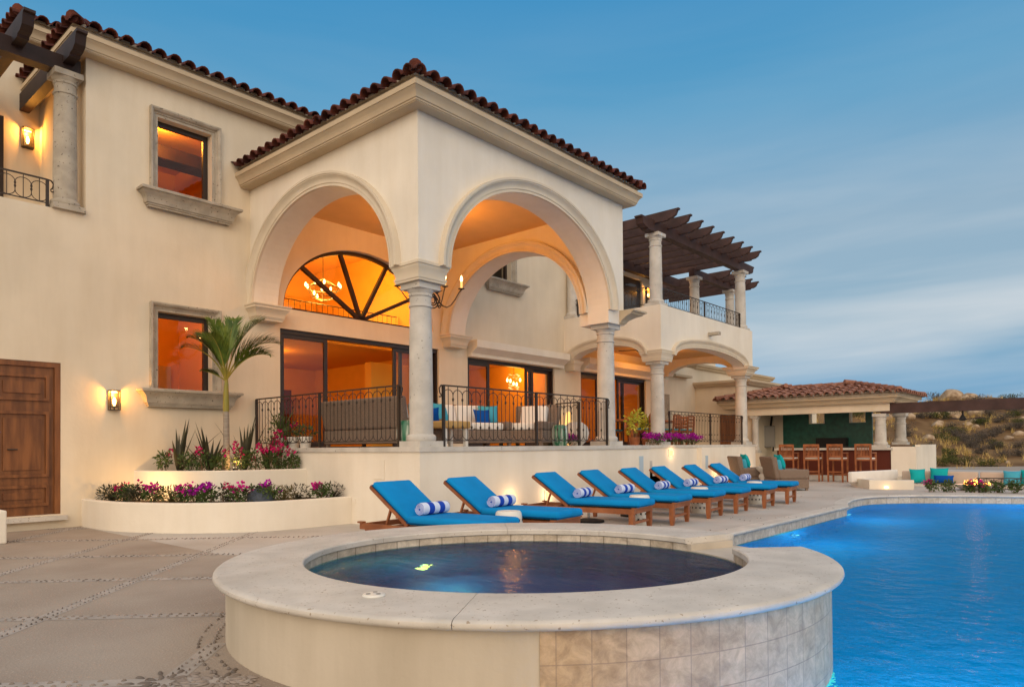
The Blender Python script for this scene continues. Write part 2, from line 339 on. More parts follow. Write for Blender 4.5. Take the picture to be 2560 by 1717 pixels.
        if smooth:
            me.polygons.foreach_set('use_smooth', [True]*len(me.polygons)); me.set_sharp_from_angle(angle=R(smooth))
        o = bpy.data.objects.new(name, me); COL.objects.link(o)
        if parent: o.parent = parent
        return o
def tag(o, label=None, cat=None, group=None, kind=None):
    if label: o['label'] = label
    if cat: o['category'] = cat
    if group: o['group'] = group
    if kind: o['kind'] = kind
    return o
def thing(name, label, cat, loc=(0, 0, 0), rz=0, group=None):
    o = bpy.data.objects.new(name, None); COL.objects.link(o); o.location = loc; o.rotation_euler = (0, 0, rz); o.empty_display_size = .1
    return tag(o, label, cat, group)
def copy_tree(o, parent=None, loc=None, rz=None, label=None, scale=None):
    c = o.copy(); COL.objects.link(c)
    if parent: c.parent = parent
    if loc is not None: c.location = loc
    if rz is not None: c.rotation_euler = (c.rotation_euler.x, c.rotation_euler.y, rz)
    if scale: c.scale = (scale,)*3
    if label: c['label'] = label
    for ch in list(o.children): copy_tree(ch, c)
    return c
def lamp(name, loc, power, col=(1, .58, .24), r=.05, kind='POINT', parent=None):
    l = bpy.data.lights.new(name, kind); l.energy = power; l.color = col; l.shadow_soft_size = r
    o = bpy.data.objects.new(name, l); COL.objects.link(o); o.location = loc; o.visible_transmission = False
    if parent: o.parent = parent
    return o
def ellipse_arc(c, zs, half, rise, n=40, a0=0, a1=pi): return [(c+half*cos(a0+(a1-a0)*i/n), zs+rise*sin(a0+(a1-a0)*i/n)) for i in range(n+1)]
XZ = lambda b: (lambda u, v, d: Vector((u, b+d, v)))       # wall in a plane b = const
YZ = lambda a: (lambda u, v, d: Vector((a+d, u, v)))       # wall in a plane a = const
XY = lambda u, v, d: Vector((u, v, d))
rect = lambda x0, x1, z0, z1: [(x0, z0), (x1, z0), (x1, z1), (x0, z1)]
ORD = ['first', 'second', 'third', 'fourth', 'fifth', 'sixth', 'seventh', 'eighth', 'ninth', 'tenth', 'eleventh', 'twelfth']
def ordinal(i, n, side='left'):
    return ('leftmost' if i == 0 else 'rightmost' if i == n-1 else ORD[i]+' from the left')

# ================================================================ SETTING
SPA_C = CAM + W*5.12 + RR*.06; SPA_C.z = 0
SA = atan2(RR.y, RR.x)
def spa_pt(t, inner=False, off=0.0):
    """outline of the spa, t measured from the direction 'right of the camera'"""
    A, B = (1.53, 1.42) if inner else (2.06, 2.0)
    k = 1+.035*max(0, cos(t))**2
    x, y = (A+off)*k*cos(t), (B+off)*k*sin(t)
    return (SPA_C.x+x*cos(SA)-y*sin(SA), SPA_C.y+x*sin(SA)+y*cos(SA))
def smooth_line(pts, n=6):
    o = []; P = [Vector((*p, 0)) for p in pts]
    for i in range(len(P)-1):
        a, b, c, d = P[max(0, i-1)], P[i], P[i+1], P[min(len(P)-1, i+2)]
        for k in range(n):
            t = k/n; o.append(tuple((.5*((2*b)+(c-a)*t+(2*a-5*b+4*c-d)*t*t+(3*b-a-3*c+d)*t**3))[:2]))
    return o+[tuple(P[-1][:2])]
T0 = min((i for i in range(0, 90)), key=lambda i: abs(spa_pt(R(i), False, -.06)[1]+3.59))
SPX = spa_pt(R(T0), False, -.06)
POOL_EDGE = [(SPX[0], -3.59), (7.75, -3.59)] + smooth_line([(7.75, -3.59), (8.0, -3.50), (8.75, -3.30), (9.9, -3.17), (10.8, -3.32), (11.5, -3.8), (12.05, -4.6), (12.75, -5.9), (13.5, -8.2), (13.9, -14)])[1:]
SP_S = spa_pt(R(271), False, -.06)
POOL = POOL_EDGE + [(SP_S[0], -14)] + [spa_pt(R(-89+(T0+88)*i/40), False, -.06) for i in range(40)]
HOLE = POOL_EDGE + [(SP_S[0], -14)] + [spa_pt(R(271-(270-T0)*i/60), False, -.06) for i in range(60)]
WZ = -.185
d = MB(); d.plate([(-40, -30), (70, -30), (70, 45), (-40, 45)], [HOLE], 0, None, XY)
deck = tag(d.build('deck', 'deck'), kind='structure')
mat('deck_lit', (.44, .39, .335), .85, .2, col2=(.53, .485, .43), vscale=.9, bump=.12, bscale=60, speck=((.60, .56, .50), 70, .62))  # paler copy of the deck colour, brighter evening light on the far paving painted in
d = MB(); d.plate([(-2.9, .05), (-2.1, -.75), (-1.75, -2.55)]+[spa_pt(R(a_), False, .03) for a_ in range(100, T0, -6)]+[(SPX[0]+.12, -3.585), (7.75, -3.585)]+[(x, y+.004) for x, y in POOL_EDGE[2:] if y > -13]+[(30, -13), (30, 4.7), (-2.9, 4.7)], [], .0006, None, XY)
tag(d.build('deck_lit_sheet', 'deck_lit', up=True), kind='structure')
# ground far out to the horizon, below the deck
tag(MB().add([(-1500, -1500, -1.6), (1500, -1500, -1.6), (1500, 1500, -1.6), (-1500, 1500, -1.6)], [(0, 1, 2, 3)]).build('ground', 'hill_soil'), kind='structure')
# pool basin: floor and sides
d = MB(); n = len(POOL); d.plate(POOL, [], -1.5, None, XY); o = len(d.v)
for x, y in POOL: d.v += [(x, y, -1.5), (x, y, WZ-.02)]
for i in range(n):
    j = (i+1) % n; d.f.append((o+2*i, o+2*j, o+2*j+1, o+2*i+1))
tag(d.build('pool_basin', 'pool_tile', fixn=False), kind='structure')
d = MB(); d.plate(POOL, [], WZ, None, XY); pool_water = tag(d.build('pool_water', 'pool_water', up=True), kind='structure')
# coping lip and travertine waterline band along the visible edges
d = MB(); d.sweep([(.0, -.045), (.03, -.045), (.045, -.03), (.045, -.012), (.03, .004), (-.20, .004), (-.20, -.002)], [(x, y, 0) for x, y in POOL_EDGE])
tag(d.build('pool_coping', 'coping', smooth=40), kind='structure')
d = MB(); d.sweep([(.002, -.045), (.002, WZ-.10)], [(x, y, 0) for x, y in POOL_EDGE], ends=False)
cum = {}; s_ = 0
for i, (x, y) in enumerate(POOL_EDGE):
    if i: s_ += hypot(x-POOL_EDGE[i-1][0], y-POOL_EDGE[i-1][1])
    cum[i] = s_
def near_len(c, tab=POOL_EDGE, cm=cum):
    best = min(range(len(tab)-1), key=lambda i: seg_d(c, tab[i], tab[i+1])[0]); t = seg_d(c, tab[best], tab[best+1])[1]
    return cm[best]+t*hypot(tab[best+1][0]-tab[best][0], tab[best+1][1]-tab[best][1])
def seg_d(c, p, q):
    dx, dy = q[0]-p[0], q[1]-p[1]; t = max(0, min(1, ((c.x-p[0])*dx+(c.y-p[1])*dy)/(dx*dx+dy*dy+1e-9)))
    return hypot(c.x-p[0]-t*dx, c.y-p[1]-t*dy), t
d.uv = lambda c: (near_len(c), c.z+.26)
tag(d.build('pool_waterline_tile', 'travertine_band'), kind='structure')

# pebble inlay of the paving: a 45 degree grid of triple pebble rows, with rosettes at two crossings and rings round the spa
mat('pebble_band', (.40, .35, .30), .85, .2, var=.12, vscale=5, bump=.15, bscale=60)
pb = MB(); bands = MB(); rp = random.Random(3)
def pebble(x, y, ang, l, w):
    c, s_ = cos(ang), sin(ang); vs = []; o = len(pb.v)
    for k in range(7):
        t = 2*pi*k/7; u, v = l*cos(t), w*sin(t); vs.append((x+u*c-v*s_, y+u*s_+v*c, .003))
    vs += [(x+.55*(p[0]-x), y+.55*(p[1]-y), .011) for p in vs]
    pb.v += vs; pb.f += [(o+k, o+(k+1) % 7, o+7+(k+1) % 7, o+7+k) for k in range(7)]+[tuple(o+7+k for k in range(7))]
def in_poly(x, y, P):
    r_ = False
    for i in range(len(P)):
        (x1, y1), (x2, y2) = P[i-1], P[i]
        if (y1 > y) != (y2 > y) and x < (x2-x1)*(y-y1)/(y2-y1)+x1: r_ = not r_
    return r_
def free(x, y):
    if in_poly(x, y, POOL) or hypot(x-SPA_C.x, y-SPA_C.y) < 2.02: return False
    if y > 1.5 and x > -.2 or y > -.05 and x > 0: return False
    if x > -2.95 and hypot((x)/2.92, (y-4.6)/2.97) < 1.0 and y > 1.55: return False
    return y < 4.75
def row(p, q, step=.062, off=0, l=.015, w=.0065):
    dx, dy = q[0]-p[0], q[1]-p[1]; ln = hypot(dx, dy); a = atan2(dy, dx); k = 0
    while k*step < ln:
        t = k*step+rp.uniform(-.01, .01)
        x, y = p[0]+dx/ln*t-sin(a)*off, p[1]+dy/ln*t+cos(a)*off
        if free(x, y) and rp.random() < (.10 if x > -1.2 and x+y > -2.9 else .86): pebble(x, y, a+rp.uniform(-.3, .3)+.35, l*rp.uniform(.75, 1.15), w*rp.uniform(.8, 1.2))
        k += 1
def pale(x, y): return x+y > -2.87 and y < 2 and x > -2.95
def strip(p, q, w=.058):
    dx, dy = q[0]-p[0], q[1]-p[1]; ln = hypot(dx, dy); nx_, ny_ = -dy/ln*w, dx/ln*w; k = 0; st = .12
    while k*st < ln:
        a, b = k*st/ln, min(1, (k+1)*st/ln); x0, y0, x1, y1 = p[0]+dx*a, p[1]+dy*a, p[0]+dx*b, p[1]+dy*b
        if free(x0, y0) and free(x1, y1) and not pale(x0, y0):
            o = len(bands.v); zz = .0016 if dx*dy > 0 else .0022; bands.v += [(x0-nx_, y0-ny_, zz), (x1-nx_, y1-ny_, zz), (x1+nx_, y1+ny_, zz), (x0+nx_, y0+ny_, zz)]; bands.f.append((o, o+1, o+2, o+3))
        k += 1
for k in range(-4, 7): c = 1.25+2.11*k; strip((-9.5, -9.5+c), (8, 8+c))
for k in range(-4, 9): s0 = -9.08+2.10*k; strip((-12, s0+12), (16, s0-16))
for k in range(-4, 7):
    c = 1.25+2.11*k
    for o_ in (-.032, .032): row((-9.5, -9.5+c), (8, 8+c), off=o_)
for k in range(-4, 9):
    s0 = -9.08+2.10*k
    for o_ in (-.03, .03): row((-12, s0+12), (16, s0-16), off=o_)
for (cx, cy) in ((-5.19, -3.90), (-4.99, -4.10)):
    for k in range(10):
        t = 2*pi*k/10
        for r_, l_ in ((.085, .04), (.165, .034)):
            if free(cx+r_*cos(t), cy+r_*sin(t)): pebble(cx+r_*cos(t), cy+r_*sin(t), t, l_, .014)
for rr_ in (2.06, 2.15):
    for k in range(170):
        t = 2*pi*k/170; x, y = SPA_C.x+rr_*cos(t), SPA_C.y+rr_*sin(t)
        if free(x, y) and rp.random() < .85: pebble(x, y, t+pi/2+rp.uniform(-.2, .2), .022, .011)
tag(bands.build('paving_bands', 'pebble_band'), kind='structure')
tag(pb.build('pebble_inlay', 'pebble_dark', smooth=50), kind='stuff')

# hills beyond the garden: one rough slope
def hill_h(x, y):
    p = Vector((x, y, 0))-CAM; dep = p.dot(W); lat = p.dot(RR)
    f = max(0, min(1, (dep-31)/34)); prof = f*f*(3-2*f)
    side = max(0, min(1, (lat-6)/8))
    h = 5.6*prof*(.55+.45*side) + .5*sin(lat*.31+1)*prof + .35*sin(dep*.4+lat*.2)*prof + .16*sin(lat*1.3)*sin(dep*1.1)*prof
    h *= 1-.22*max(0, min(1, (lat-22)/30))
    return -.25+h
d = MB(); nx, ny = 90, 50; o = 0
for j in range(ny+1):
    for i in range(nx+1):
        dep = 29+(70-29)*j/ny if j < ny else 95; lat = -30+110*i/nx
        p = CAM+Vector((W.x, W.y, 0)).normalized()*dep+Vector((RR.x, RR.y, 0)).normalized()*lat
        d.v.append((p.x, p.y, hill_h(p.x, p.y) if dep < 94 else -3))
for j in range(ny):
    for i in range(nx):
        a = j*(nx+1)+i; d.f.append((a, a+1, a+nx+2, a+nx+1))
tag(d.build('hills', 'hill_soil', smooth=180), kind='structure')

# ================================================================ VILLA
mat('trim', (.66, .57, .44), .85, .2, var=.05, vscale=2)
V = thing('villa', 'cream stucco villa with arched portico, stone columns and dark clay tile roofs', 'villa')
CORN = [(0, 0), (.19, 0), (.19, .016), (.205, .016), (.205, .045), (.22, .045), (.225, .07), (.237, .105), (.255, .135), (.285, .165), (.285, .175), (.30, .175), (.30, .25), (.0, .25)]
def arch_poly(x0, x1, zt, c, zs, half, rise, zb_l=None, zb_r=None):
    """wall panel with an arch cut out of its lower edge"""
    pts = [(x0, zt), (x0, zs if zb_l is None else zb_l)]
    if zb_l is not None: pts += [(c-half, zb_l)]
    pts += ellipse_arc(c, zs, half, rise, 44, pi, 0)
    if zb_r is not None: pts += [(c+half, zb_r)]
    return pts+[(x1, zs if zb_r is None else zb_r), (x1, zt)]
# main body wall
AC, AZ, AH = 2.645, 3.90, 2.03
holes = [rect(-4.1, -3.15, .22, 2.56), rect(-1.69, -.74, 5.62, 6.93), rect(-1.69, -.74, 2.23, 3.58), rect(.62, 4.86, 1.215, 3.57),
         ellipse_arc(2.68, 3.97, 1.99, 1.50, 48), rect(5.84, 9.42, 1.215, 3.47), rect(10.73, 14.6, 1.215, 3.47), rect(6.75, 7.55, 5.6, 6.9), rect(13.05, 14.4, 4.97, 6.88)]
d = MB(); d.plate([(-7.5, -.02), (18.3, -.02), (18.3, 4.15), (15.4, 4.15), (15.4, 7.2), (5.6, 7.2), (5.6, 7.54), (-2.8, 7.54), (-2.8, 4.96), (-7.5, 4.96)], holes, 0, .35, XZ(4.8))
d.build('wall', 'stucco', V)
# balcony at the upper left: floor, side and back walls
d = MB(); d.box((-7.5, 5.15, 4.70), (-2.8, 7.2, 4.93)); d.box((-7.5, 7.2, 4.70), (-2.45, 7.5, 8.555)); d.box((-2.8, 5.15, 4.96), (-2.45, 7.2, 7.54)); d.build('balcony_wall', 'stucco', V)
MB().box((-3.75, 7.14, 4.93), (-3.36, 7.2, 7.1)).build('balcony_door', 'window_frame', V)
# roof deck closing the body (keeps daylight out of the rooms)
d = MB(); d.box((-2.45, 5.15, 7.45), (15.4, 12, 7.5)); d.build('ceiling_slab', 'stucco', V)
# portico: three arched walls, ceiling
d = MB(); d.plate(arch_poly(0, 4.8, 6.11, AC, AZ, AH, 1.67, 3.93, 3.93), [], 0, .5, YZ(0)); d.build('portico_wall', 'stucco_white', V)
d = MB(); d.plate(arch_poly(.5, 5.52, 6.11, 2.79, AZ, 2.17, 1.64, 3.93, 3.65), [], 0, .5, XZ(0)); d.build('portico_wall', 'stucco_white', V)
d = MB(); d.plate(arch_poly(.5, 4.8, 6.11, AC, AZ, 1.92, 1.62, 3.65, 3.93), [], -.5, 0, YZ(5.52)); d.build('portico_wall', 'stucco_white', V)
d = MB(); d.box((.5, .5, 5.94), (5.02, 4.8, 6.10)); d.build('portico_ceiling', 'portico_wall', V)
def archivolt(c, zs, half, rise, fn, sgn, prof, t0=0.0, t1=pi, n=56):
    m_ = MB(); k = len(prof)
    for i in range(n+1):
        t = t0+(t1-t0)*i/n; x, z = half*cos(t), rise*sin(t); nx_, nz_ = cos(t)/half, sin(t)/rise; q = hypot(nx_, nz_); nx_ /= q; nz_ /= q
        for (ro, pr) in prof: m_.v.append(tuple(fn(c+x+nx_*ro, zs+z+nz_*ro, sgn*pr)))
    for i in range(n):
        for j in range(k-1): m_.f.append((i*k+j, (i+1)*k+j, (i+1)*k+j+1, i*k+j+1))
    m_.f.append(tuple(range(k))); m_.f.append(tuple(n*k+j for j in range(k))[::-1]); return m_
AP = [(.002, -.01), (.002, .045), (.028, .045), (.032, .034), (.052, .034), (.056, .048), (.085, .043), (.115, .050), (.145, .070), (.168, .098), (.185, .098), (.187, .110), (.225, .110), (.228, .0)]
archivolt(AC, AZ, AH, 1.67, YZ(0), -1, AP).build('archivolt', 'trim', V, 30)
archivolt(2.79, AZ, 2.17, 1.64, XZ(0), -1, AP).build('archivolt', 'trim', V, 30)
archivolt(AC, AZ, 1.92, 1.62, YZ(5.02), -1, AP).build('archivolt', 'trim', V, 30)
# impost mouldings under the arch springings
IMP = [(.0, 0), (.022, 0), (.022, .035), (.034, .035), (.034, .06), (.05, .06), (.055, .11), (.075, .16), (.115, .205), (.115, .215), (.13, .215), (.13, .25), (.15, .27), (.15, .29), (0, .29)]
def impost(lo, hi, z, m_='trim', sc=1.0):
    q = MB(); q.sweep([(u*sc, v) for u, v in IMP], [(lo[0], hi[1], z), (lo[0], lo[1], z), (hi[0], lo[1], z), (hi[0], hi[1], z)], closed=True)
    q.box((lo[0], lo[1], z), (hi[0], hi[1], z+.289)); return q.build('impost', m_, V, 30)
q = MB(); q.sweep([(-.055, 0), (-.03, 0), (-.03, .035), (-.02, .035), (-.02, .07), (-.035, .07), (-.03, .12), (-.012, .18), (.008, .215), (.008, .235), (.022, .235), (.022, .275), (.0, .295), (-.1, .295)], [(0, .60, 3.65), (0, 0, 3.65), (.60, 0, 3.65), (.60, .60, 3.65)], closed=True)
q.box((.06, .06, 3.652), (.54, .54, 3.93)); q.build('impost', 'trim', V, 30)
q = MB(); q.sweep([(.02, 0), (.03, .03), (.05, .03), (.06, .06), (.10, .10), (.20, .16), (.30, .20), (.30, .22), (.36, .25), (.36, .28), (0, .28)], [(5.35, .02, 3.65), (5.52, .02, 3.65), (5.52, .45, 3.65)]); q.build('impost', 'cornice', V, 30)
impost((.02, 4.56), (.50, 4.80), 3.63); impost((5.02, 4.56), (5.50, 4.80), 3.63)
# stone columns: shaft, with base and capital as pieces of each
def column(x, y, z0, z1, r, parent=V, m_='stone_light', name='column'):
    h = z1-z0; q = MB()
    q.lathe([(r*1.02, .19), (r*1.02, h*.3), (r*.97, h*.7), (r*.93, h-.36)], (x, y, z0), 32); c = q.build(name, m_, parent, 40)
    q = MB(); s_ = r*1.33; q.box((x-s_, y-s_, z0), (x+s_, y+s_, z0+.085)); q.lathe([(r*1.2, .085), (r*1.27, .105), (r*1.27, .15), (r*1.18, .175), (r*1.02, .19)], (x, y, z0), 32); q.build('base', m_, c, 40)
    q = MB(); t = r*.93
    q.lathe([(t, h-.36), (t*1.10, h-.35), (t*1.12, h-.335), (t*1.10, h-.32), (t*1.0, h-.315), (t, h-.20), (t*1.09, h-.19), (t*1.11, h-.17), (t*1.09, h-.155), (t*1.04, h-.15), (t*1.22, h-.10), (t*1.27, h-.085)], (x, y, z0), 32)
    s_ = t*1.30; q.box((x-s_, y-s_, z1-.09), (x+s_, y+s_, z1)); q.build('capital', m_, c, 40); return c
column(.30, .30, 1.21, 3.65, .175); column(5.27, .28, 1.21, 3.65, .178)
column(10.2, 1.88, 1.21, 3.48, .185); column(15.72, 1.88, 1.21, 3.48, .19)
column(10.15, 1.86, 4.96, 6.94, .17); column(15.72, 1.86, 4.96, 6.94, .17); column(15.40, 3.34, 4.6, 6.94, .17); column(18.22, 3.32, 4.3, 6.94, .17)
column(10.12, 4.62, 4.96, 6.94, .17); column(-3.05, 4.94, 4.96, 7.17, .165, V, 'stone')
# cornices
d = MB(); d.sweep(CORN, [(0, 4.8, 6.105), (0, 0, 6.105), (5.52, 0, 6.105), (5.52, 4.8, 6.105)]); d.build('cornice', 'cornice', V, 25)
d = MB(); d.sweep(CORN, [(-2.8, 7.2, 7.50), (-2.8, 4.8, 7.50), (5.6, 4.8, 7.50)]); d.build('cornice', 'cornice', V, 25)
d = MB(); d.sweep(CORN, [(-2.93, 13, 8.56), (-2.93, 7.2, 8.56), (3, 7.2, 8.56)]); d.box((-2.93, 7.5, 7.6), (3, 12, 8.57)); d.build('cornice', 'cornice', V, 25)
# clay tile roofs
def tile_slope(q, p0, p1, inward, z0, pitch, run, hip0=True, hip1=True, sp=.25, r=.104, over=.085, crs=.38, rj=None):
    """barrel tiles on a slope above the eave p0 -> p1"""
    p0, p1, nv = Vector(p0), Vector(p1), Vector(inward); dv_ = (p1-p0); ln = dv_.length; dv_.normalize(); tp = math.tan(pitch); rj = rj or random.Random(5)
    k = int(ln/sp); off = (ln-k*sp)/2
    for i in range(k+1):
        s_ = off+i*sp; lim = min(run, (s_+.02 if hip0 else 99), (ln-s_+.02 if hip1 else 99)); t = -over
        while t < lim:
            t2 = min(t+crs*1.12, lim+.02); o = len(q.v); n_ = 7; jx, jz = rj.uniform(-.012, .012), rj.uniform(-.008, .012)
            for (tt, rr_, up) in ((t, r, .03+jz), (t2, r*.84, .005+jz)):
                for (rad) in (rr_, rr_-.018):
                    for a_ in range(n_):
                        th = pi*a_/(n_-1); u = s_+jx+cos(th)*rad; w_ = sin(th)*rad
                        p = p0+dv_*u+nv*(tt-sin(pitch)*w_); q.v.append((p.x, p.y, z0+tt*tp+up+w_*cos(pitch)))
            for a_ in range(n_-1):
                q.f.append((o+a_, o+a_+1, o+2*n_+a_+1, o+2*n_+a_)); q.f.append((o+n_+a_+1, o+n_+a_, o+3*n_+a_, o+3*n_+a_+1))
                q.f.append((o+a_+1, o+a_, o+n_+a_, o+n_+a_+1))
            t += crs
def hip_roof(x0, x1, y0, y1, z, pitch, name, m_, sides='WSE', parent=V, mort=True, sp=.25, ridge=True, r=.104, crs=.38):
    """eave rectangle x0..x1, y0..y1 at height z"""
    tp = math.tan(pitch); hw = min(x1-x0, y1-y0)/2; q = MB(); rj = random.Random(11)
    if 'S' in sides: tile_slope(q, (x0, y0, 0), (x1, y0, 0), (0, 1, 0), z, pitch, hw, sp=sp, r=r, rj=rj, crs=crs)
    if 'W' in sides: tile_slope(q, (x0, y1, 0), (x0, y0, 0), (1, 0, 0), z, pitch, hw, sp=sp, r=r, rj=rj, crs=crs)
    if 'E' in sides: tile_slope(q, (x1, y0, 0), (x1, y1, 0), (-1, 0, 0), z, pitch, hw, sp=sp, r=r, rj=rj, crs=crs)
    if 'N' in sides: tile_slope(q, (x1, y1, 0), (x0, y1, 0), (0, -1, 0), z, pitch, hw, sp=sp, r=r, rj=rj, crs=crs)
    rf = q.build(name, m_, parent, 60)
    # underlay
    cx0, cx1 = (x0+hw, x1-hw); cy0, cy1 = (y0+hw, y1-hw); zt = z+hw*tp
    q = MB(); q.add([(x0, y0, z), (x1, y0, z), (x1, y1, z), (x0, y1, z), (cx0, cy0, zt), (cx1, cy0, zt), (cx1, cy1, zt), (cx0, cy1, zt)], [(0, 1, 5, 4), (1, 2, 6, 5), (2, 3, 7, 6), (3, 0, 4, 7), (4, 5, 6, 7), (0, 3, 2, 1)])
    q.build('underlay', 'mortar' if mort else m_, rf)
    q = MB()
    hips = [((x0, y0), (cx0, cy0)), ((x1, y0), (cx1, cy0)), ((x1, y1), (cx1, cy1)), ((x0, y1), (cx0, cy1))]
    for (a, b) in hips[:4 if 'N' in sides else 2]:
        a, b = Vector((*a, z)), Vector((*b, zt)); dr = (b-a); ln = dr.length; dr.normalize(); k = int(ln/.36)
        for i in range(k+1):
            st = a+dr*(i*.36-.02); q.tube([st+Vector((0, 0, .095)), st+dr*.40+Vector((0, 0, .08))], [.098, .084], 10)
    if ridge and cx1-cx0 > .3 or ridge and cy1-cy0 > .3:
        a, b = Vector((cx0, cy0, zt)), Vector((cx1, cy1, zt)); dr = (b-a); ln = dr.length
        if ln > .1:
            dr.normalize()
            for i in range(int(ln/.36)+1): st = a+dr*i*.36; q.tube([st+Vector((0, 0, .07)), st+dr*.40+Vector((0, 0, .06))], [.098, .088], 10)
    q.build('hip_tiles', m_, rf, 60)
    if mort:
        q = MB(); e_ = .05
        if 'S' in sides: q.box((x0+e_, y0+e_, z-.09), (x1-e_, y0+e_+.12, z+.075))
        if 'W' in sides: q.box((x0+e_, y0+e_+.121, z-.09), (x0+e_+.12, y1, z+.075))
        if 'E' in sides: q.box((x1-e_-.12, y0+e_+.121, z-.09), (x1-e_, y1, z+.075))
        q.box((x0+e_+.002, y0+e_+.002, z+.075), (x0+e_+.13, y0+e_+.13, z+.13)); q.box((x1-e_-.13, y0+e_+.002, z+.075), (x1-e_-.002, y0+e_+.13, z+.13))
        q.build('eave_mortar', 'mortar', rf)
    return rf
hip_roof(-.27, 5.79, -.27, 5.6, 6.44, R(17), 'roof', 'tile', 'WSE')
hip_roof(-3.07, 8.5, 4.53, 12.5, 7.83, R(17), 'roof', 'tile', 'WS')
hip_roof(-3.20, 4, 6.93, 13, 8.89, R(17), 'roof', 'tile', 'WS')
# windows of the left wing: stone surround, sill, frame, pane
def stone_window(x0, x1, z0, z1, b, fr=.14, sill=True):
    q = MB(); SUR = [(0, 0), (.05, 0), (.05, .02), (.065, .02), (.075, .035), (.085, .06), (.115, .085), (.14, .085), (.14, .0)]
    # surround profile swept round the opening (three sides) in the wall plane
    path = [(x0, z0), (x0, z1), (x1, z1), (x1, z0)]; k = len(SUR)
    nor = [(-1, 0), (-1, 1), (1, 1), (1, 0)]
    for (px, pz), (nx_, nz_) in zip(path, nor):
        for (ro, pr) in SUR: q.v.append((px+nx_*ro, b-pr-.001, pz+nz_*ro))
    for i in range(3):
        for j in range(k-1): q.f.append((i*k+j, (i+1)*k+j, (i+1)*k+j+1, i*k+j+1))
    q.f += [tuple(range(k)), tuple(3*k+j for j in range(k))[::-1]]
    w_ = q.build('window', 'stone', V, 25)
    q = MB(); q.sweep([(.06, 0), (.10, .0), (.10, .03), (.12, .03), (.12, .06), (.14, .06), (.15, .12), (.18, .19), (.23, .235), (.23, .25), (.26, .25), (.265, .285), (.25, .30), (0, .30)], [(x0-.09, b+.0, z0-.30), (x0-.09, b-.001, z0-.30), (x1+.20, b-.001, z0-.30), (x1+.20, b+.0, z0-.30)])
    q.build('sill', 'stone', w_, 25)
    q = MB(); t = .055; bb = b+.16
    for lo, hi in (((x0, z0), (x0+t, z1)), ((x1-t*1.6, z0), (x1, z1)), ((x0+t, z1-t*1.6), (x1-t*1.6, z1)), ((x0+t, z0), (x1-t*1.6, z0+t*.6))): q.box((lo[0]+.001, bb, lo[1]+.001), (hi[0]-.001, bb+.06, hi[1]-.001))
    q.build('frame', 'window_frame', w_)
    MB().box((x0+t, bb+.025, z0+t*.6), (x1-t*1.6, bb+.031, z1-t*1.6)).build('pane', 'glass', w_)
    return w_
stone_window(-1.69, -.74, 5.62, 6.93, 4.8); stone_window(-1.69, -.74, 2.23, 3.58, 4.8); stone_window(6.75, 7.55, 5.6, 6.9, 4.8)
# sliding doors
def slide_door(name, x0, x1, z0, z1, leaves, hd=.09, b=4.86):
    q = MB(); q.box((x0, b, z1-hd), (x1, b+.14, z1-.001)); q.box((x0+.001, b, z0), (x0+.05, b+.14, z1-hd)); q.box((x1-.05, b, z0), (x1-.001, b+.14, z1-hd)); q.box((x0+.05, b, z0-.002), (x1-.05, b+.14, z0+.02))
    fr = q.build(name, 'window_frame', V)
    for (a, c, db) in leaves:
        q = MB(); t = .085; bb = b+db
        q.box((a, bb, z0+.022), (a+t, bb+.045, z1-hd-.002)); q.box((c-t, bb, z0+.022), (c, bb+.045, z1-hd-.002)); q.box((a+t, bb+.001, z1-hd-t), (c-t, bb+.044, z1-hd-.002)); q.box((a+t, bb+.001, z0+.022), (c-t, bb+.044, z0+.12))
        lf = q.build('door_leaf', 'window_frame', fr)
        MB().box((a+t, bb+.018, z0+.12), (c-t, bb+.024, z1-hd-t)).build('pane', 'glass', lf)
    return fr
slide_door('sliding_door', .62, 4.86, 1.215, 3.57, [(.665, 1.76, .02), (3.52, 4.14, .03), (3.74, 4.81, .085)])
slide_door('sliding_door', 5.84, 9.42, 1.215, 3.47, [(5.885, 6.73, .02), (8.20, 8.55, .02), (8.44, 9.375, .085)])
slide_door('sliding_door', 10.73, 14.6, 1.215, 3.47, [(10.78, 11.75, .02), (12.9, 13.3, .02), (13.25, 14.55, .085)])
MB().box((13.05, 4.86, 4.97), (14.4, 4.92, 6.88)).build('upper_door', 'window_frame', V)
MB().box((13.3, 4.852, 5.05), (14.1, 4.858, 6.7)).build('upper_pane', 'glass', V)
# rolling shutter boxes above the two right-hand doors
for x0, x1 in ((5.84, 9.72), (10.73, 14.95)):
    q = MB(); q.prism([(4.45, 3.70), (4.45, 3.88), (4.80, 3.88), (4.80, 3.48), (4.66, 3.48), (4.66, 3.56)], x0, x1, lambda u, v, dd: Vector((dd, u, v))); q.build('shutter_box', 'stucco_white', V)
# fan light: arched frame, four spokes, pane
fo = ellipse_arc(2.68, 3.972, 1.988, 1.498, 48); fi = ellipse_arc(2.68, 4.03, 1.90, 1.37, 48)
q = MB(); q.plate(fo, [fi], 0, .09, XZ(4.93)); fl = q.build('fan_window', 'dark_wood', V)
for ang in (33, 68, 106, 140):
    a_ = R(ang); x, z = 2.68+1.93*cos(a_), 4.0+1.42*sin(a_)
    MB().beam((2.68, 4.975, 4.0), (x, 4.975, z), .075, .085, up=(0, 1, 0)).build('spoke', 'dark_wood', fl)
q = MB(); q.plate(fi, [], 0, None, XZ(4.975)); q.build('pane', 'glass', fl)
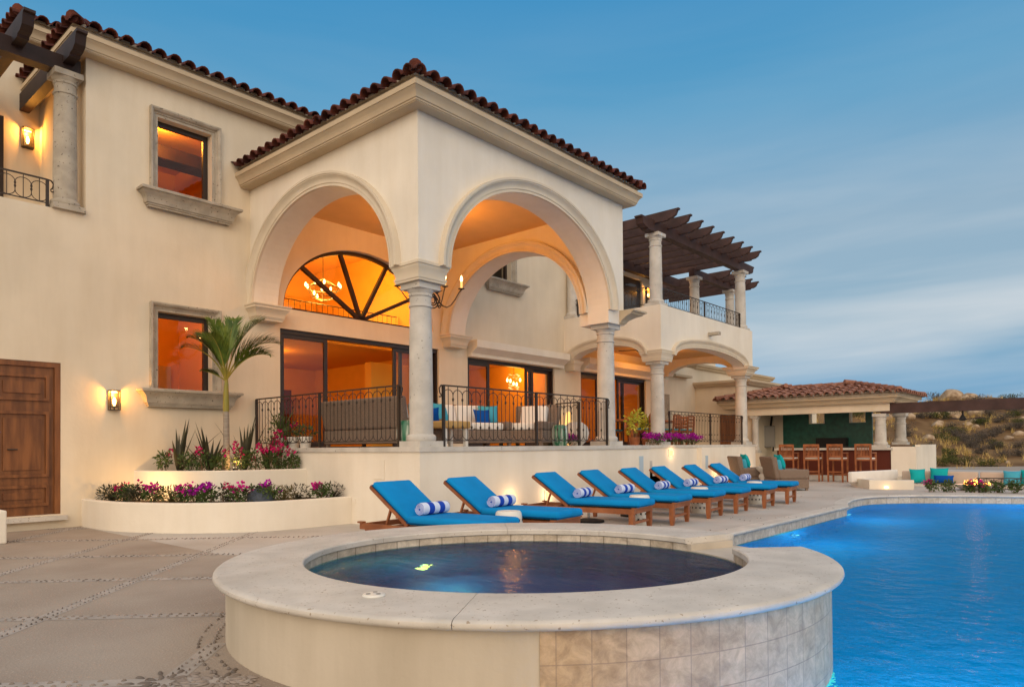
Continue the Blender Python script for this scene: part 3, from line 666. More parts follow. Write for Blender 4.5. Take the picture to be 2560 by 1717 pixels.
# wooden door at the far left
dr = MB().box((-4.1, 4.84, .22), (-3.15, 4.92, 2.56)); dr = dr.build('wooden_door', 'door_wood', V)
q = MB()
for z0, z1 in ((.36, .68), (.80, 1.80), (1.96, 2.36)):
    for (x0, x1) in ((-4.0, -3.30),):
        for lo, hi in (((x0, z0), (x1, z0+.045)), ((x0, z1-.045), (x1, z1)), ((x0, z0+.045), (x0+.045, z1-.045)), ((x1-.045, z0+.045), (x1, z1-.045))): q.box((lo[0], 4.806, lo[1]), (hi[0], 4.8395, hi[1]))
        q.box((x0+.11, 4.818, z0+.11), (x1-.11, 4.8395, z1-.11))
q.build('door_panel', 'door_wood', dr)
q = MB(); q.box((-3.23, 4.80, .22), (-3.151, 4.8385, 2.555)); q.box((-4.099, 4.80, 2.48), (-3.23, 4.8385, 2.555)); q.build('door_frame', 'door_wood', dr)
MB().tube([(-3.83, 4.83, 1.22), (-3.83, 4.78, 1.22), (-3.72, 4.77, 1.22)], .012).build('handle', 'iron', dr)
MB().box((-4.12, 4.70, .13), (-3.08, 4.799, .20)).build('door_sill', 'coping', V)
# terrace: walls, coping, steps
q = MB(); TER = [(0, 0), (6.5, 0), (6.5, 1.55), (16.05, 1.55), (16.05, 4.799), (0, 4.799)]
q.plate(TER, [], -.01, 1.135, XY); q.build('terrace_wall', 'stucco_white', V)
q = MB(); q.plate([(-.025, -.025), (6.525, -.025), (6.525, 1.525), (16.075, 1.525), (16.075, 4.798), (-.025, 4.798)], [], 1.1355, 1.21, XY); q.build('terrace_floor', 'stone_light', V)
q = MB(); q.box((11.84, 1.40, -.005), (15.49, 1.5495, 1.132)); q.build('terrace_pier', 'stucco_white', V)
q = MB()
for k in range(6): q.box((6.501, .35+.0*k, -.01), (6.86+.36*k, 1.549, 1.03-.172*k))
q.build('steps', 'stone_light', V)
MB().box((6.06, -.012, .60), (6.22, -.001, .98)).build('wall_slot_panel', 'sky_panel', V); MB().box((12.05, 1.388, .52), (12.2, 1.399, .90)).build('wall_slot_panel', 'sky_panel', V)
MB().box((-.013, .80, .72), (-.001, 1.06, 1.02)).build('access_panel', 'stucco_white', V); MB().box((-.013, 1.52, .33), (-.001, 1.60, .40)).build('socket_cover', 'stucco_white', V)
# veranda: arched walls, floor slab, parapet
d = MB(); d.plate(arch_poly(1.585, 4.8, 4.96, 3.36, 3.66, 1.15, .36, 3.66, 3.66), [], 0, .35, YZ(9.9)); d.build('veranda_wall', 'stucco_white', V)
d = MB(); d.plate(arch_poly(10.25, 16.0, 4.96, 12.98, 3.66, 2.30, .37, 3.66, 3.66), [], 0, .35, XZ(1.585)); d.build('veranda_wall', 'stucco_white', V)
d = MB(); d.plate(arch_poly(1.935, 4.8, 4.96, 3.36, 3.66, 1.15, .36, 3.66, 3.66), [], -.35, 0, YZ(16.0)); d.build('veranda_wall', 'stucco_white', V)
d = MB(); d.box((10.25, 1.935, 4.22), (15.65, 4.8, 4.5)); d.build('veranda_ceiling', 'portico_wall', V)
APv = [(u*1.05, v*.95) for u, v in AP]
archivolt(3.36, 3.66, 1.15, .36, YZ(9.9), -1, APv).build('archivolt', 'trim', V, 30)
archivolt(12.98, 3.66, 2.30, .37, XZ(1.585), -1, APv).build('archivolt', 'trim', V, 30)
impost((9.93, 1.615), (10.50, 2.15), 3.47, sc=.6); impost((15.45, 1.615), (15.97, 2.15), 3.47, sc=1.3); impost((9.95, 4.5), (10.2, 4.79), 3.42, sc=.8)
MB().box((12.7, 1.25, 4.44), (12.86, 1.584, 4.53)).build('rain_spout', 'stone', V)
# far wing behind the veranda, joining the bar
d = MB(); d.box((18.3, 2.75, -.01), (26, 9, 3.40)); d.build('wing_wall', 'stucco', V)
d = MB(); d.sweep([(0, 0), (.1, .0), (.13, .05), (.2, .12), (.2, .2), (0, .2)], [(18.3, 4.799, 3.40), (18.3, 2.75, 3.40), (26, 2.75, 3.40)]); d.box((18.3, 2.75, 3.401), (26, 9, 3.599)); d.build('cornice', 'cornice', V, 30)
MB().box((18.24, 3.0, 1.0), (18.299, 3.78, 2.32)).build('wing_gate', 'door_wood', V)
d = MB(); d.box((18.3, 4.80, 3.60), (26, 9, 4.16)); d.build('wing_wall', 'stucco', V)
d = MB(); d.sweep([(0, 0), (.10, 0), (.12, .05), (.2, .1), (.22, .18), (0, .18)], [(18.3, 9, 4.15), (18.3, 4.8, 4.15), (26, 4.8, 4.15)]); d.build('cornice', 'cornice', V, 30)
d = MB(); d.box((16.2, 6.6, 4.0), (24, 11, 6.1)); d.build('wing_wall', 'stucco', V)
d = MB(); d.sweep(CORN, [(16.2, 11, 6.1), (16.2, 6.6, 6.1), (24, 6.6, 6.1)]); d.build('cornice', 'cornice', V, 30)
hip_roof(15.95, 24, 6.35, 11, 6.43, R(17), 'roof', 'tile', 'WS')
d = MB(); d.box((16.3, 4.55, 3.72), (17.6, 4.799, 3.80)); d.build('canopy_slab', 'cornice', V)
MB().box((15.55, 4.79, 1.2), (16.25, 4.7995, 3.05)).build('service_door', 'mortar', V)

# rooms behind the openings
def room(x0, x1, y0, y1, z0, z1, m_='room_wall', floor=True):
    q = MB(); q.add([(x0, y0, z0), (x1, y0, z0), (x1, y1, z0), (x0, y1, z0), (x0, y0, z1), (x1, y0, z1), (x1, y1, z1), (x0, y1, z1)], [(3, 2, 6, 7), (0, 3, 7, 4), (2, 1, 5, 6)])
    w_ = q.build('room_wall', m_, V, fixn=False)
    MB().box((x0, y0, z0-.05), (x1, y1, z0-.001)).build('floor', 'room_floor', w_); MB().box((x0, y0, z1), (x1, y1, z1+.05)).build('ceiling', 'room_ceiling', w_)
    return w_
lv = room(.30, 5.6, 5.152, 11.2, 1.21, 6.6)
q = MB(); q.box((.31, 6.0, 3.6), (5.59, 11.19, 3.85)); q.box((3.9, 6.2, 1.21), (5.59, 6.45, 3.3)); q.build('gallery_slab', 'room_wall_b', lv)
q = MB(); q.box((3.0, 10.6, 1.21), (4.4, 11.1, 2.9)); q.box((1.6, 8.95, 3.86), (2.5, 9.0, 4.4)); q.build('cabinet', 'cabinet', lv)
q = MB()
for k in range(34): q.tube([(.4+.155*k, 7.2, 3.85), (.4+.155*k, 7.2, 4.74)], .008, 4)
q.tube([(.35, 7.2, 4.74), (5.55, 7.2, 4.74)], .014, 5); q.build('gallery_rail', 'iron', lv)
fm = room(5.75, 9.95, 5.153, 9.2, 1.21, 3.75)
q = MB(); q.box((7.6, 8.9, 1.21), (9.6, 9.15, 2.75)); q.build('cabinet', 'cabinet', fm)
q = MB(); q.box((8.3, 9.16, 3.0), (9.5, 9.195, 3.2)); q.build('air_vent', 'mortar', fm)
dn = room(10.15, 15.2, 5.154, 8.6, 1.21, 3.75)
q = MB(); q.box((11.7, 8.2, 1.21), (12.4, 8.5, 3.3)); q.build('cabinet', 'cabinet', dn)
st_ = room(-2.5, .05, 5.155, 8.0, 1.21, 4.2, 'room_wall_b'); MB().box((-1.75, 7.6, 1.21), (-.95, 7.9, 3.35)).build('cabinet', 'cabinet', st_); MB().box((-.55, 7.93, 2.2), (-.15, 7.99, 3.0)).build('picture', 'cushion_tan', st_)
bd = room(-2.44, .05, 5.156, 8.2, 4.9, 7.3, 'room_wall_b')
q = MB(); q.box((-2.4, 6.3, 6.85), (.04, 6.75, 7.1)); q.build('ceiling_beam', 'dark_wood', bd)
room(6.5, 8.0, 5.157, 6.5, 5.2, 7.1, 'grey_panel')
# ================================================================ SPA
SP = thing('spa', 'raised round spa with pale stone coping and half travertine facing', 'spa', (0, 0, 0))
TOP, THK, SW = .43, .052, .32
def ring(q, t0, t1, prof, n=None):
    """prof: list of (fraction inner->outer, offset, z)"""
    n = n or max(2, int(abs(t1-t0)/R(3))); k = len(prof); o = len(q.v)
    for i in range(n+1):
        t = t0+(t1-t0)*i/n
        for (inner, off, z) in prof: x, y = spa_pt(t, inner, off); q.v.append((x, y, z))
    for i in range(n):
        for j in range(k-1): q.f.append((o+i*k+j, o+(i+1)*k+j, o+(i+1)*k+j+1, o+i*k+j+1))
    return o, n, k
CP = [(True, .02, TOP-THK), (True, 0, TOP-THK+.008), (True, 0, TOP-.008), (True, .008, TOP)]+[(False, f*.0, TOP) for f in ()]+[(False, -.012, TOP), (False, .006, TOP-.004), (False, .018, TOP-.014), (False, .021, TOP-.026), (False, .017, TOP-.038), (False, .006, TOP-.048), (False, -.012, TOP-THK), (True, .02, TOP-THK)]
stones = [(R(29), R(62)), (R(62), R(94)), (R(94), R(140)), (R(140), R(196)), (R(196), R(260.7)), (R(260.7), R(322)), (R(322), R(365))]
for a, b in stones:
    q = MB(); o, n, k = ring(q, a+.0010, b-.0010, CP); q.f += [tuple(o+j for j in range(k-1)), tuple(o+n*k+j for j in range(k-1))[::-1]]
    q.build('coping', 'coping', SP, 35)
q = MB(); ring(q, R(64), R(271.6), [(False, -.055, TOP-THK+.001), (False, -.055, -.02)]); q.build('wall', 'spa_plaster', SP, 40)
def spa_uv(c):
    dx, dy = c.x-SPA_C.x, c.y-SPA_C.y; return (((atan2(dy, dx)-SA+R(91)) % (2*pi))*2.0, c.z-.383+.34)
tiled('travertine', (.50, .35, .205), (.58, .425, .27), (.37, .26, .165), .1685, .17, .003, off=0)
q = MB()
for a_, b_, z_ in ((-88.4, 5, TOP-THK+.001), (5, 29, SW-.03), (29, 64, TOP-THK+.001)): ring(q, R(a_), R(b_), [(False, -.05, z_), (False, -.05, -.15), (False, -.05, -1.5)])
q.uv = spa_uv; q.build('tile_facing', 'travertine', SP, 40)
q = MB(); ring(q, R(29), R(365), [(True, .018, TOP-THK), (True, .018, SW-.06)])
q.uv = lambda c: (((atan2(c.y-SPA_C.y, c.x-SPA_C.x)-SA+R(10)) % (2*pi))*1.5, c.z)
tiled('spa_band', (.50, .41, .30), (.64, .56, .45), (.22, .17, .12), .225, 1.0, .004, off=0); q.build('waterline_tile', 'spa_band', SP, 40)
q = MB(); o, n, k = ring(q, 0, 2*pi, [(True, .02, SW-.05), (True, .02, -.35), (True, .0, -1.0)], 72)
q.f.append(tuple(o+i*k+k-1 for i in range(n))); q.uv = lambda c: (((atan2(c.y-SPA_C.y, c.x-SPA_C.x)-SA+R(10)) % (2*pi))*1.5, c.z); q.build('basin', 'spa_tile', SP, 40)
q = MB(); ring(q, R(5), R(29), [(True, .02, SW-.06), (True, .02, SW+.010), (False, .03, SW+.004), (False, .05, SW-.02), (False, .05, SW-.1), (False, -.06, SW-.1)]); mat('beige_stone', (.52, .44, .34), .45, .4, var=.08, vscale=4); q.build('spillway', 'beige_stone', SP, 40)
q = MB()
for a_, b_ in ((27.6, 29.4), (4.6, 6.0)):
    o, n, k = ring(q, R(a_), R(b_), [(True, .022, SW-.05), (True, .022, TOP-THK+.002), (False, -.045, TOP-THK+.002), (False, -.045, SW-.05)], 2); q.f += [tuple(o+j for j in range(k)), tuple(o+n*k+j for j in range(k))[::-1]]
q.build('cheek', 'beige_stone', SP)
q = MB(); n = 72; q.f = [tuple(range(n))]; q.v = [(*spa_pt(2*pi*i/n, True, .019), SW) for i in range(n)]
tag(q.build('spa_water', 'spa_water', fixn=False), kind='structure')
# underwater lamps: disc with rim in the wall
def wet_lamp(name, loc, dirv, label, power, r=.075, col=(.75, 1, .7), off=.22, lens='pool_lamp'):
    dirv = Vector(dirv).normalized(); m_ = dirv.to_track_quat('Z', 'Y').to_matrix().to_4x4(); t = thing(name, label, 'pool light', loc)
    MB().lathe([(r*1.25, -.01), (r*1.25, .012), (r, .016)], n=20, mtx=m_).build('rim', 'chrome', t); MB().lathe([(r*.98, .0), (r*.95, .020), (r*.5, .026)], n=20, mtx=m_).build('lens', lens, t)
    lamp('glow', tuple(dirv*off), power, col, .03 if off < .2 else .08, parent=t); return t
p = Vector((*spa_pt(R(124.5), True, .0), 0)); dv_ = (Vector((SPA_C.x, SPA_C.y, 0))-p)
wet_lamp('spa_light', (p.x, p.y, -.70), dv_, 'round underwater light glowing yellow in the spa', 8, .055, (.20, 1, .72), .5, 'spa_lamp')
for (x, lab) in ((8.5, 'underwater light in the pool wall farther from the spa'), (4.75, 'underwater light in the pool wall nearer the spa')):
    y = -3.62 if x < 8 else -3.40
    wet_lamp('pool_light', (x, y, -.70), (.15, -1, 0), lab, 14, .07, (.30, .85, 1), .5)['group'] = 'underwater lights along the pool wall'
p = Vector((*spa_pt(R(-35), False, .0), 0)); wet_lamp('pool_light', (p.x, p.y, -.65), (p-Vector((SPA_C.x, SPA_C.y, 0))), 'underwater light in the spa side wall facing the pool', 320, .10, (.10, .78, 1), 1.6)
for x, y, lab in ((13.3, -8.0, 'added unseen underwater fill light in the far curved pool wall'), (3.0, -13.9, 'added unseen underwater fill light in the long pool wall opposite the loungers')):  # two lamps out of view, added to brighten the pool water
    wet_lamp('pool_light', (x, y, -.55), (-1, .1, 0) if x > 9 else (0, 1, 0), lab, 140, .10, (.10, .78, 1), 1.6)
t = thing('spa_control', 'small white round control pad on the spa coping', 'control pad', (-4.455, -4.70, TOP))
MB().lathe([(.058, 0), (.06, .004), (.055, .012), (.03, .014)], n=24).build('body', 'ceramic', t, 40)
for a in (40, 160, 280): MB().lathe([(.013, .0135), (.012, .0165)], (.03*cos(R(a)), .03*sin(R(a)), 0), 10).build('button', 'grey_panel', t)

# ================================================================ RAILINGS
def railing(label, p, q_, z0, h, posts=(0, .5, 1), scroll=(True, True), group='black iron railings', period=.205, thing_name='iron_railing'):
    p, q_ = Vector((*p, z0)), Vector((*q_, z0)); d = q_-p; ln = d.length; ang = atan2(d.y, d.x)
    t = thing(thing_name, label, 'railing', p, ang, group)
    MB().box((0, -.012, h-.022), (ln, .012, h)).build('handrail', 'iron', t); MB().box((0, -.008, .085), (ln, .008, .100)).build('bottom_rail', 'iron', t)
    for f in posts: MB().box((f*ln-.02, -.02, 0), (f*ln+.02, .02, h-.01)).build('post', 'iron', t)
    for k, f in enumerate((0, 1)):
        if scroll[k]:
            sg = -1 if f == 0 else 1; x0 = f*ln
            MB().tube([(x0, 0, h-.01), (x0+sg*.05, 0, h-.015), (x0+sg*.085, 0, h-.06), (x0+sg*.075, 0, h-.12), (x0+sg*.045, 0, h-.16), (x0+sg*.055, 0, h-.19), (x0+sg*.085, 0, h-.185)], [.012, .012, .012, .011, .010, .009, .012], 6).build('scroll', 'iron', t, 60)
    n = max(2, round(ln/period)); pe = ln/n; hz = h-.10; r_ = pe/2
    q1 = MB().tube([(0, 0, .09), (0, 0, h-.02)], .0065, 6); q2 = MB().tube([(0, 0, .17), (0, 0, hz-.04)], .0065, 6); 
    for zz in (.30, hz-.12): q2.lathe([(.007, -.03), (.016, -.008), (.016, .008), (.007, .03)], (0, 0, zz), 8)
    a = b = None
    for i in range(n+1):
        if i < n:
            x = (i+.5)*pe
            if a is None: a = q1.build('picket', 'iron', t)
            else: c = a.copy(); COL.objects.link(c); c.parent = t; a_ = c
            (a if i == 0 else c).location = (x, 0, 0)
        if 0 < i < n:
            if b is None: b = q2.build('knob_picket', 'iron', t); c2 = b
            else: c2 = b.copy(); COL.objects.link(c2); c2.parent = t
            c2.location = (i*pe, 0, 0)
    q = MB()
    for i in range(n):
        x = (i+.5)*pe
        q.tube([(x+r_*cos(pi*k/8), 0, hz-.055+r_*.85*sin(pi*k/8)) for k in range(9)], .0065, 5)
    q.build('hoop_band', 'iron', t); q = MB()
    for i in range(n):
        x = (i+.5)*pe; q.tube([(x+r_*cos(pi*k/8), 0, .19-r_*.85*sin(pi*k/8)) for k in range(9)], .0065, 5)
    q.build('hoop_band', 'iron', t); return t
railing('black iron railing in front of the wicker sofa back, left of the corner column', (.10, 4.76), (.10, .58), 1.21, .94, (0, .5, 1), (False, True))
railing('black iron railing on the terrace edge between the corner column and the next column', (.57, .10), (5.02, .10), 1.21, .94, (0, .5, 1))
railing('short black iron railing behind the terrace railing, beside the steps', (4.55, 1.0), (4.42, .35), 1.21, .86, (0, 1), (False, False))
railing('black iron railing between the veranda columns on the terrace', (10.62, 1.75), (15.45, 1.75), 1.21, .94, (0, .52, 1))
railing('black iron railing round the upper balcony above the veranda arches', (10.40, 1.80), (15.5, 1.80), 4.96, .56, (0, .5, 1), (False, True), period=.23)
railing('black iron railing on the side of the upper balcony, toward the portico', (10.05, 4.4), (10.05, 2.1), 4.96, .56, (0, 1), (True, False), period=.23)
railing('black iron railing of the small balcony at the upper left', (-5.2, 4.92), (-3.30, 4.92), 4.96, .47, (0, 1), (False, True))

# ================================================================ LAMPS
def lantern(label, loc, power, s_=1.0):
    t = thing('wall_lantern', label, 'lantern', loc, 0, 'glass wall lanterns'); w, h, dp = .075*s_, .30*s_, .10*s_
    q = MB()
    for x in (-w, w):
        for y in (-dp, -.012): q.box((x-.007, y-.007, 0), (x+.007, y+.007, h))
    q.box((-w-.008, -dp-.008, h), (w+.008, -.004, h+.014)); q.box((-w-.008, -dp-.008, -.012), (w+.008, -.004, 0)); q.box((-w, -.011, .03), (w, -.001, h-.03))
    q.build('cage', 'iron', t)
    q = MB(); q.box((-w+.002, -dp-.002, 0), (w-.002, -dp+.001, h)); q.box((-w-.001, -dp+.004, 0), (-w+.001, -.02, h)); q.box((w-.001, -dp+.004, 0), (w+.001, -.02, h)); q.build('pane', 'lamp_glass', t)
    q = MB(); q.lathe([(.010, .06), (.026, .11), (.028, .15), (.010, .20)], (0, -dp*.55, 0), 12); q.build('bulb', 'bulb', t, 60)
    MB().lathe([(.012, 0), (.012, .06)], (0, -dp*.55, 0), 10).build('socket', 'iron', t)
    lamp('lantern_glow', (0, -dp*.55, .245*s_), power, (1, .45, .08), .03, parent=t); return t
lantern('lit wall lantern between the wooden door and the lower stone window', (-2.40, 4.80, 1.86), 22)
lantern('lit wall lantern on the upper left balcony wall', (-3.0, 7.20, 6.66), 30, 1.1)
lantern('lit wall lantern by the dark door of the upper right balcony', (14.72, 4.80, 6.30), 22, 1.15)
def niche(label, x, b, z, w, h, power, name='wall_niche_light'):
    t = thing(name, label, 'wall light', (x, b, z), 0, 'recessed wall lights in the terrace wall')
    q = MB(); q.box((-w/2, -.006, -h/2), (w/2, -.001, h/2)); q.build('lens', 'niche_lit', t)
    q = MB(); e_ = .014; q.box((-w/2-e_, -.016, h/2), (w/2+e_, -.001, h/2+e_)); q.box((-w/2-e_, -.016, -h/2-e_), (w/2+e_, -.001, -h/2)); q.box((-w/2-e_, -.015, -h/2), (-w/2, -.001, h/2)); q.box((w/2, -.015, -h/2), (w/2+e_, -.001, h/2)); q.build('frame', 'stucco_white', t)
    lamp('niche_glow', (0, -.12, 0), power, (1, .62, .30), .06, parent=t)
niche('large square lit wall light over the steps', 10.29, 1.55, .995, .20, .15, 3)
niche('small lit wall light low on the wall behind the second lounger', 1.95, 0, .34, .12, .14, 3.2); niche('small lit wall light low on the wall behind the third lounger', 2.95, 0, .34, .12, .14, 3.2)
niche('small lit wall light low on the wall, behind the two farthest loungers', 12.62, 1.40, .37, .14, .15, 3); niche('small lit wall light at the far end of the terrace wall', 15.1, 1.40, .36, .14, .15, 3)
# iron candle sconce on the corner column
t = thing('candle_sconce', 'scrolled iron candle sconce with lit bulbs on the corner column', 'sconce', (.47, .42, 3.50), 0)
MB().lathe([(.03, -.14), (.055, -.10), (.06, .10), (.03, .14)], n=12).build('backplate', 'iron', t, 50)
q = MB()
def spiral(c, r0, turns, plane, sg=1, n=22): return [tuple(Vector(c)+Vector(plane[0])*(r0*(1-.75*k/n)*cos(sg*2*pi*turns*k/n))+Vector(plane[1])*(r0*(1-.75*k/n)*sin(sg*2*pi*turns*k/n))) for k in range(n+1)]
A1 = (Vector((1, .05, 0)).normalized(), Vector((0, 0, 1)))
q.tube(spiral((.20, 0, .0), .15, 1.4, A1), .011, 6); q.tube(spiral((.18, .0, -.02), .13, 1.3, A1, -1), .010, 6); q.tube(spiral((.33, .0, -.08), .055, 1.2, A1), .009, 5); q.tube(spiral((.10, .02, .10), .06, 1.2, A1, -1), .009, 5); q.tube(spiral((.12, 0, -.13), .055, 1.2, A1), .009, 5)
for k in range(5): q.tube([(.27, 0, .12), (.30+.03*k, .01*(k-2), .17+.012*(k % 3))], [.018, .003], 5)
q.build('scrolls', 'iron', t, 60)
for (tx, ty, tz) in ((.80, -.02, .28), (.74, .30, .36), (.10, .75, .33)):
    pts = [(.22, .01, .10)]+[(.22+(tx-.22)*f, ty*f, .10+(tz-.10)*f-.30*sin(pi*min(1, f*1.0))*(1-.25*f)) for f in (.15, .3, .45, .6, .75, .9)]+[(tx, ty, tz-.03)]
    MB().tube(pts, .010, 6).build('arm', 'iron', t, 60)
    c = MB().lathe([(.012, -.03), (.05, -.02), (.052, -.012), (.018, -.008)], (tx, ty, tz), 12).build('candle_pan', 'iron', t, 60)
    MB().lathe([(.018, -.008), (.018, .10)], (tx, ty, tz), 12).build('candle', 'shade_lit', c); MB().lathe([(.008, .10), (.021, .13), (.018, .16), (.003, .20)], (tx, ty, tz), 10).build('flame_bulb', 'bulb', c, 60)
    lamp('candle_glow', (tx, ty, tz+.18), 7, (1, .50, .15), .03, parent=t)
# warm light of the rooms and the portico (recessed lamps and chandeliers)
def chandelier(label, loc, r, nb, power, drop=.8, shell=False):
    t = thing('chandelier', label, 'chandelier', loc); MB().tube([(0, 0, r*.6), (0, 0, drop)], .008, 5).build('rod', 'iron', t)
    q = MB()
    if shell:
        rn = random.Random(4)
        for k in range(46):
            a, e_ = rn.uniform(0, 2*pi), rn.uniform(-1.2, 1.4); rr_ = r*(1-.25*max(0, -e_)); q.lathe([(.001, 0), (.032, .012), (.034, .02)], (rr_*cos(a)*cos(e_*.7), rr_*sin(a)*cos(e_*.7), r*1.5*sin(e_)*.8), 8)
        q.build('shells', 'shade_lit', t)
    else:
        for zz, rr_ in ((0, r), (-r*.55, r*.62)): q.tube([(rr_*cos(2*pi*k/24), rr_*sin(2*pi*k/24), zz) for k in range(25)], .010, 5)
        for k in range(6): a = 2*pi*k/6; q.tube([(r*cos(a), r*sin(a), 0), (r*.62*cos(a), r*.62*sin(a), -r*.55), (0, 0, -r*.8)], .007, 5); q.tube([(r*cos(a), r*sin(a), 0), (0, 0, r*.6)], .005, 4)
        q.build('frame', 'iron', t)
    for k in range(nb):
        a = 2*pi*k/nb; z = 0 if k % 3 else -r*.55; rr_ = r if k % 3 else r*.62
        MB().lathe([(.008, .02), (.030, .06), (.024, .10), (.004, .14)], (rr_*cos(a), rr_*sin(a), z), 8).build('bulb', 'chandelier_glow', t)
    lamp('chandelier_light', (0, 0, -.05), power, (1, .56, .09), .2, parent=t)
chandelier('lit round chandelier seen through the fan window', (3.35, 7.4, 5.20), .42, 12, 380, 1.3)
chandelier('lit shell cluster chandelier behind the right sliding door', (9.0, 6.0, 3.10), .20, 5, 12, .62, True)
def spotlamp(x, y, z, power, label, r=.12):
    t = thing('ceiling_spot', label, 'ceiling light', (x, y, z), 0, 'recessed ceiling lights'); MB().lathe([(.07, -.012), (.07, 0)], n=16).build('lens', 'spot_lit', t); MB().lathe([(.085, -.008), (.085, -.0005)], n=16).build('trim', 'white_paint', t)
    lamp('spot_glow', (0, 0, -.15), power, (1, .38, .045), r, parent=t)
spotlamp(2.75, 2.5, 5.94, 190, 'recessed light in the portico ceiling', .9); spotlamp(2.7, 6.6, 6.595, 60, 'recessed light in the tall living room ceiling')
spotlamp(9.35, 6.45, 3.745, 34, 'recessed light behind the sliding door by the shutter box'); spotlamp(7.0, 7.6, 3.745, 34, 'recessed light deep in the room behind the wicker armchair')
spotlamp(12.4, 7.2, 3.745, 60, 'recessed light in the dining room ceiling'); spotlamp(12.9, 3.3, 4.215, 55, 'recessed light in the veranda ceiling above the dining table')
spotlamp(-1.6, 6.6, 4.195, 50, 'recessed light seen through the lower left window'); spotlamp(-1.2, 5.9, 7.295, 60, 'recessed light in the upper left room')
spotlamp(2.2, 8.0, 3.55, 48, 'recessed light under the living room gallery'); spotlamp(3.0, 10.0, 3.595, 35, 'recessed light at the back of the living room')
for x, y, lab in ((1.3, 7.2, 'lit table lamp beside the left sliding door leaf'), (1.55, 7.9, 'lit table lamp behind the first lamp at the left door leaf')):
    t = thing('table_lamp', lab, 'lamp', (x, y, 1.21)); MB().box((-.18, -.18, 0), (.18, .18, .6)).build('stand', 'cabinet', t); MB().lathe([(.05, .6), (.07, .72), (.03, .86)], n=14).build('base', 'ceramic', t); MB().lathe([(.15, .86), (.12, 1.12)], n=18).build('lamp_shade', 'shade_lit', t); lamp('lamp_glow', (0, 0, 1.25), 6, parent=t)
t = thing('floor_lamp', 'tall lit cone floor lamp by the dining room door', 'lamp', (9.75, 4.55, 1.21)); MB().lathe([(.15, 0), (.13, .5), (.07, .95), (.03, 1.0)], n=16).build('lamp_shade', 'shade_lit', t, 40); MB().lathe([(.16, -.001), (.16, .02)], n=16).build('base', 'iron', t)

# ================================================================ SUN LOUNGERS, TOWELS, STOOLS
def make_lounger():
    t = thing('sun_lounger', 'x', 'sun lounger', (0, 0, 0), 0, 'blue cushioned teak sun loungers in a row'); L2 = .89; w = .31
    q = MB()
    for s_ in (-1, 1): q.box((s_*w-.02, -L2, .255), (s_*w+.02, L2+.02, .325))
    q.box((-w+.02, -L2, .262), (w-.02, -L2+.04, .324)); q.box((-w+.02, L2-.04, .262), (w-.02, L2, .324)); q.box((-w-.025, -L2-.025, .325), (w+.025, -L2+.04, .343)); q.box((-w-.03, L2-.03, .325), (-w+.03, L2+.05, .345)); q.box((w-.03, L2-.03, .325), (w+.03, L2+.05, .345))
    for k in range(11): y = -L2+.09+k*.095; q.box((-w+.02, y, .308), (w-.02, y+.06, .326))
    q.box((-w+.02, .52, .265), (w-.02, .57, .30)); q.build('frame', 'teak', t)
    for s_ in (-1, 1):
        for y in (-L2+.045, L2-.12):
            q = MB(); q.add([(s_*w-.036, y-.034, .258), (s_*w+.036, y-.034, .258), (s_*w+.036, y+.034, .258), (s_*w-.036, y+.034, .258), (s_*w-.025, y-.024, 0), (s_*w+.025, y-.024, 0), (s_*w+.025, y+.024, 0), (s_*w-.025, y+.024, 0), (s_*w-.036, y-.034, .10), (s_*w+.036, y-.034, .10), (s_*w+.036, y+.034, .10), (s_*w-.036, y+.034, .10)],
                            [(0, 1, 2, 3), (4, 5, 6, 7), (0, 1, 9, 8), (1, 2, 10, 9), (2, 3, 11, 10), (3, 0, 8, 11), (8, 9, 5, 4), (9, 10, 6, 5), (10, 11, 7, 6), (11, 8, 4, 7)]); q.build('leg', 'teak', t)
    q = MB()
    for y in (-L2+.045, L2-.12): q.box((-w+.03, y-.016, .115), (w-.03, y+.016, .15))
    q.build('stretcher', 'teak', t)
    an = R(35); bm_ = Matrix.Translation((0, .17, .325)) @ Matrix.Rotation(an, 4, 'X')
    q = MB()
    for s_ in (-1, 1): q.box((s_*.285-.018, 0, -.015), (s_*.285+.018, .72, .025), bm_)
    for k in range(7): q.box((-.267, .03+k*.097, .005), (.267, .09+k*.097, .022), bm_)
    q.box((-.30, .70, -.012), (.30, .735, .026), bm_); q.build('backrest_frame', 'teak', t)
    q = MB()
    for s_ in (-1, 1): q.beam((s_*.24, .56, .30), (s_*.24, .47, .53), .03, .022)
    q.build('prop', 'teak', t)
    q = MB(); q.rbox((0, -.385, .392), (.62, 1.13, .10), .042); c = q.build('seat_cushion', 'cushion_blue', t, 60)
    q = MB(); q.rbox((0, .375, .060), (.60, .70, .072), .034, bm_); c2 = q.build('back_cushion', 'cushion_blue', t, 60)
    q = MB(); q.tube([(-.305, -.94, .365), (.305, -.94, .365), (.305, .17, .365), (-.305, .17, .365), (-.305, -.94, .365)], .007, 5); q.build('piping', 'piping', c)
    q = MB(); q.tube([tuple(bm_ @ Vector(v)) for v in ((-.295, .03, .038), (.295, .03, .038), (.295, .72, .038), (-.295, .72, .038), (-.295, .03, .038))], .007, 5); q.build('piping', 'piping', c2)
    return t
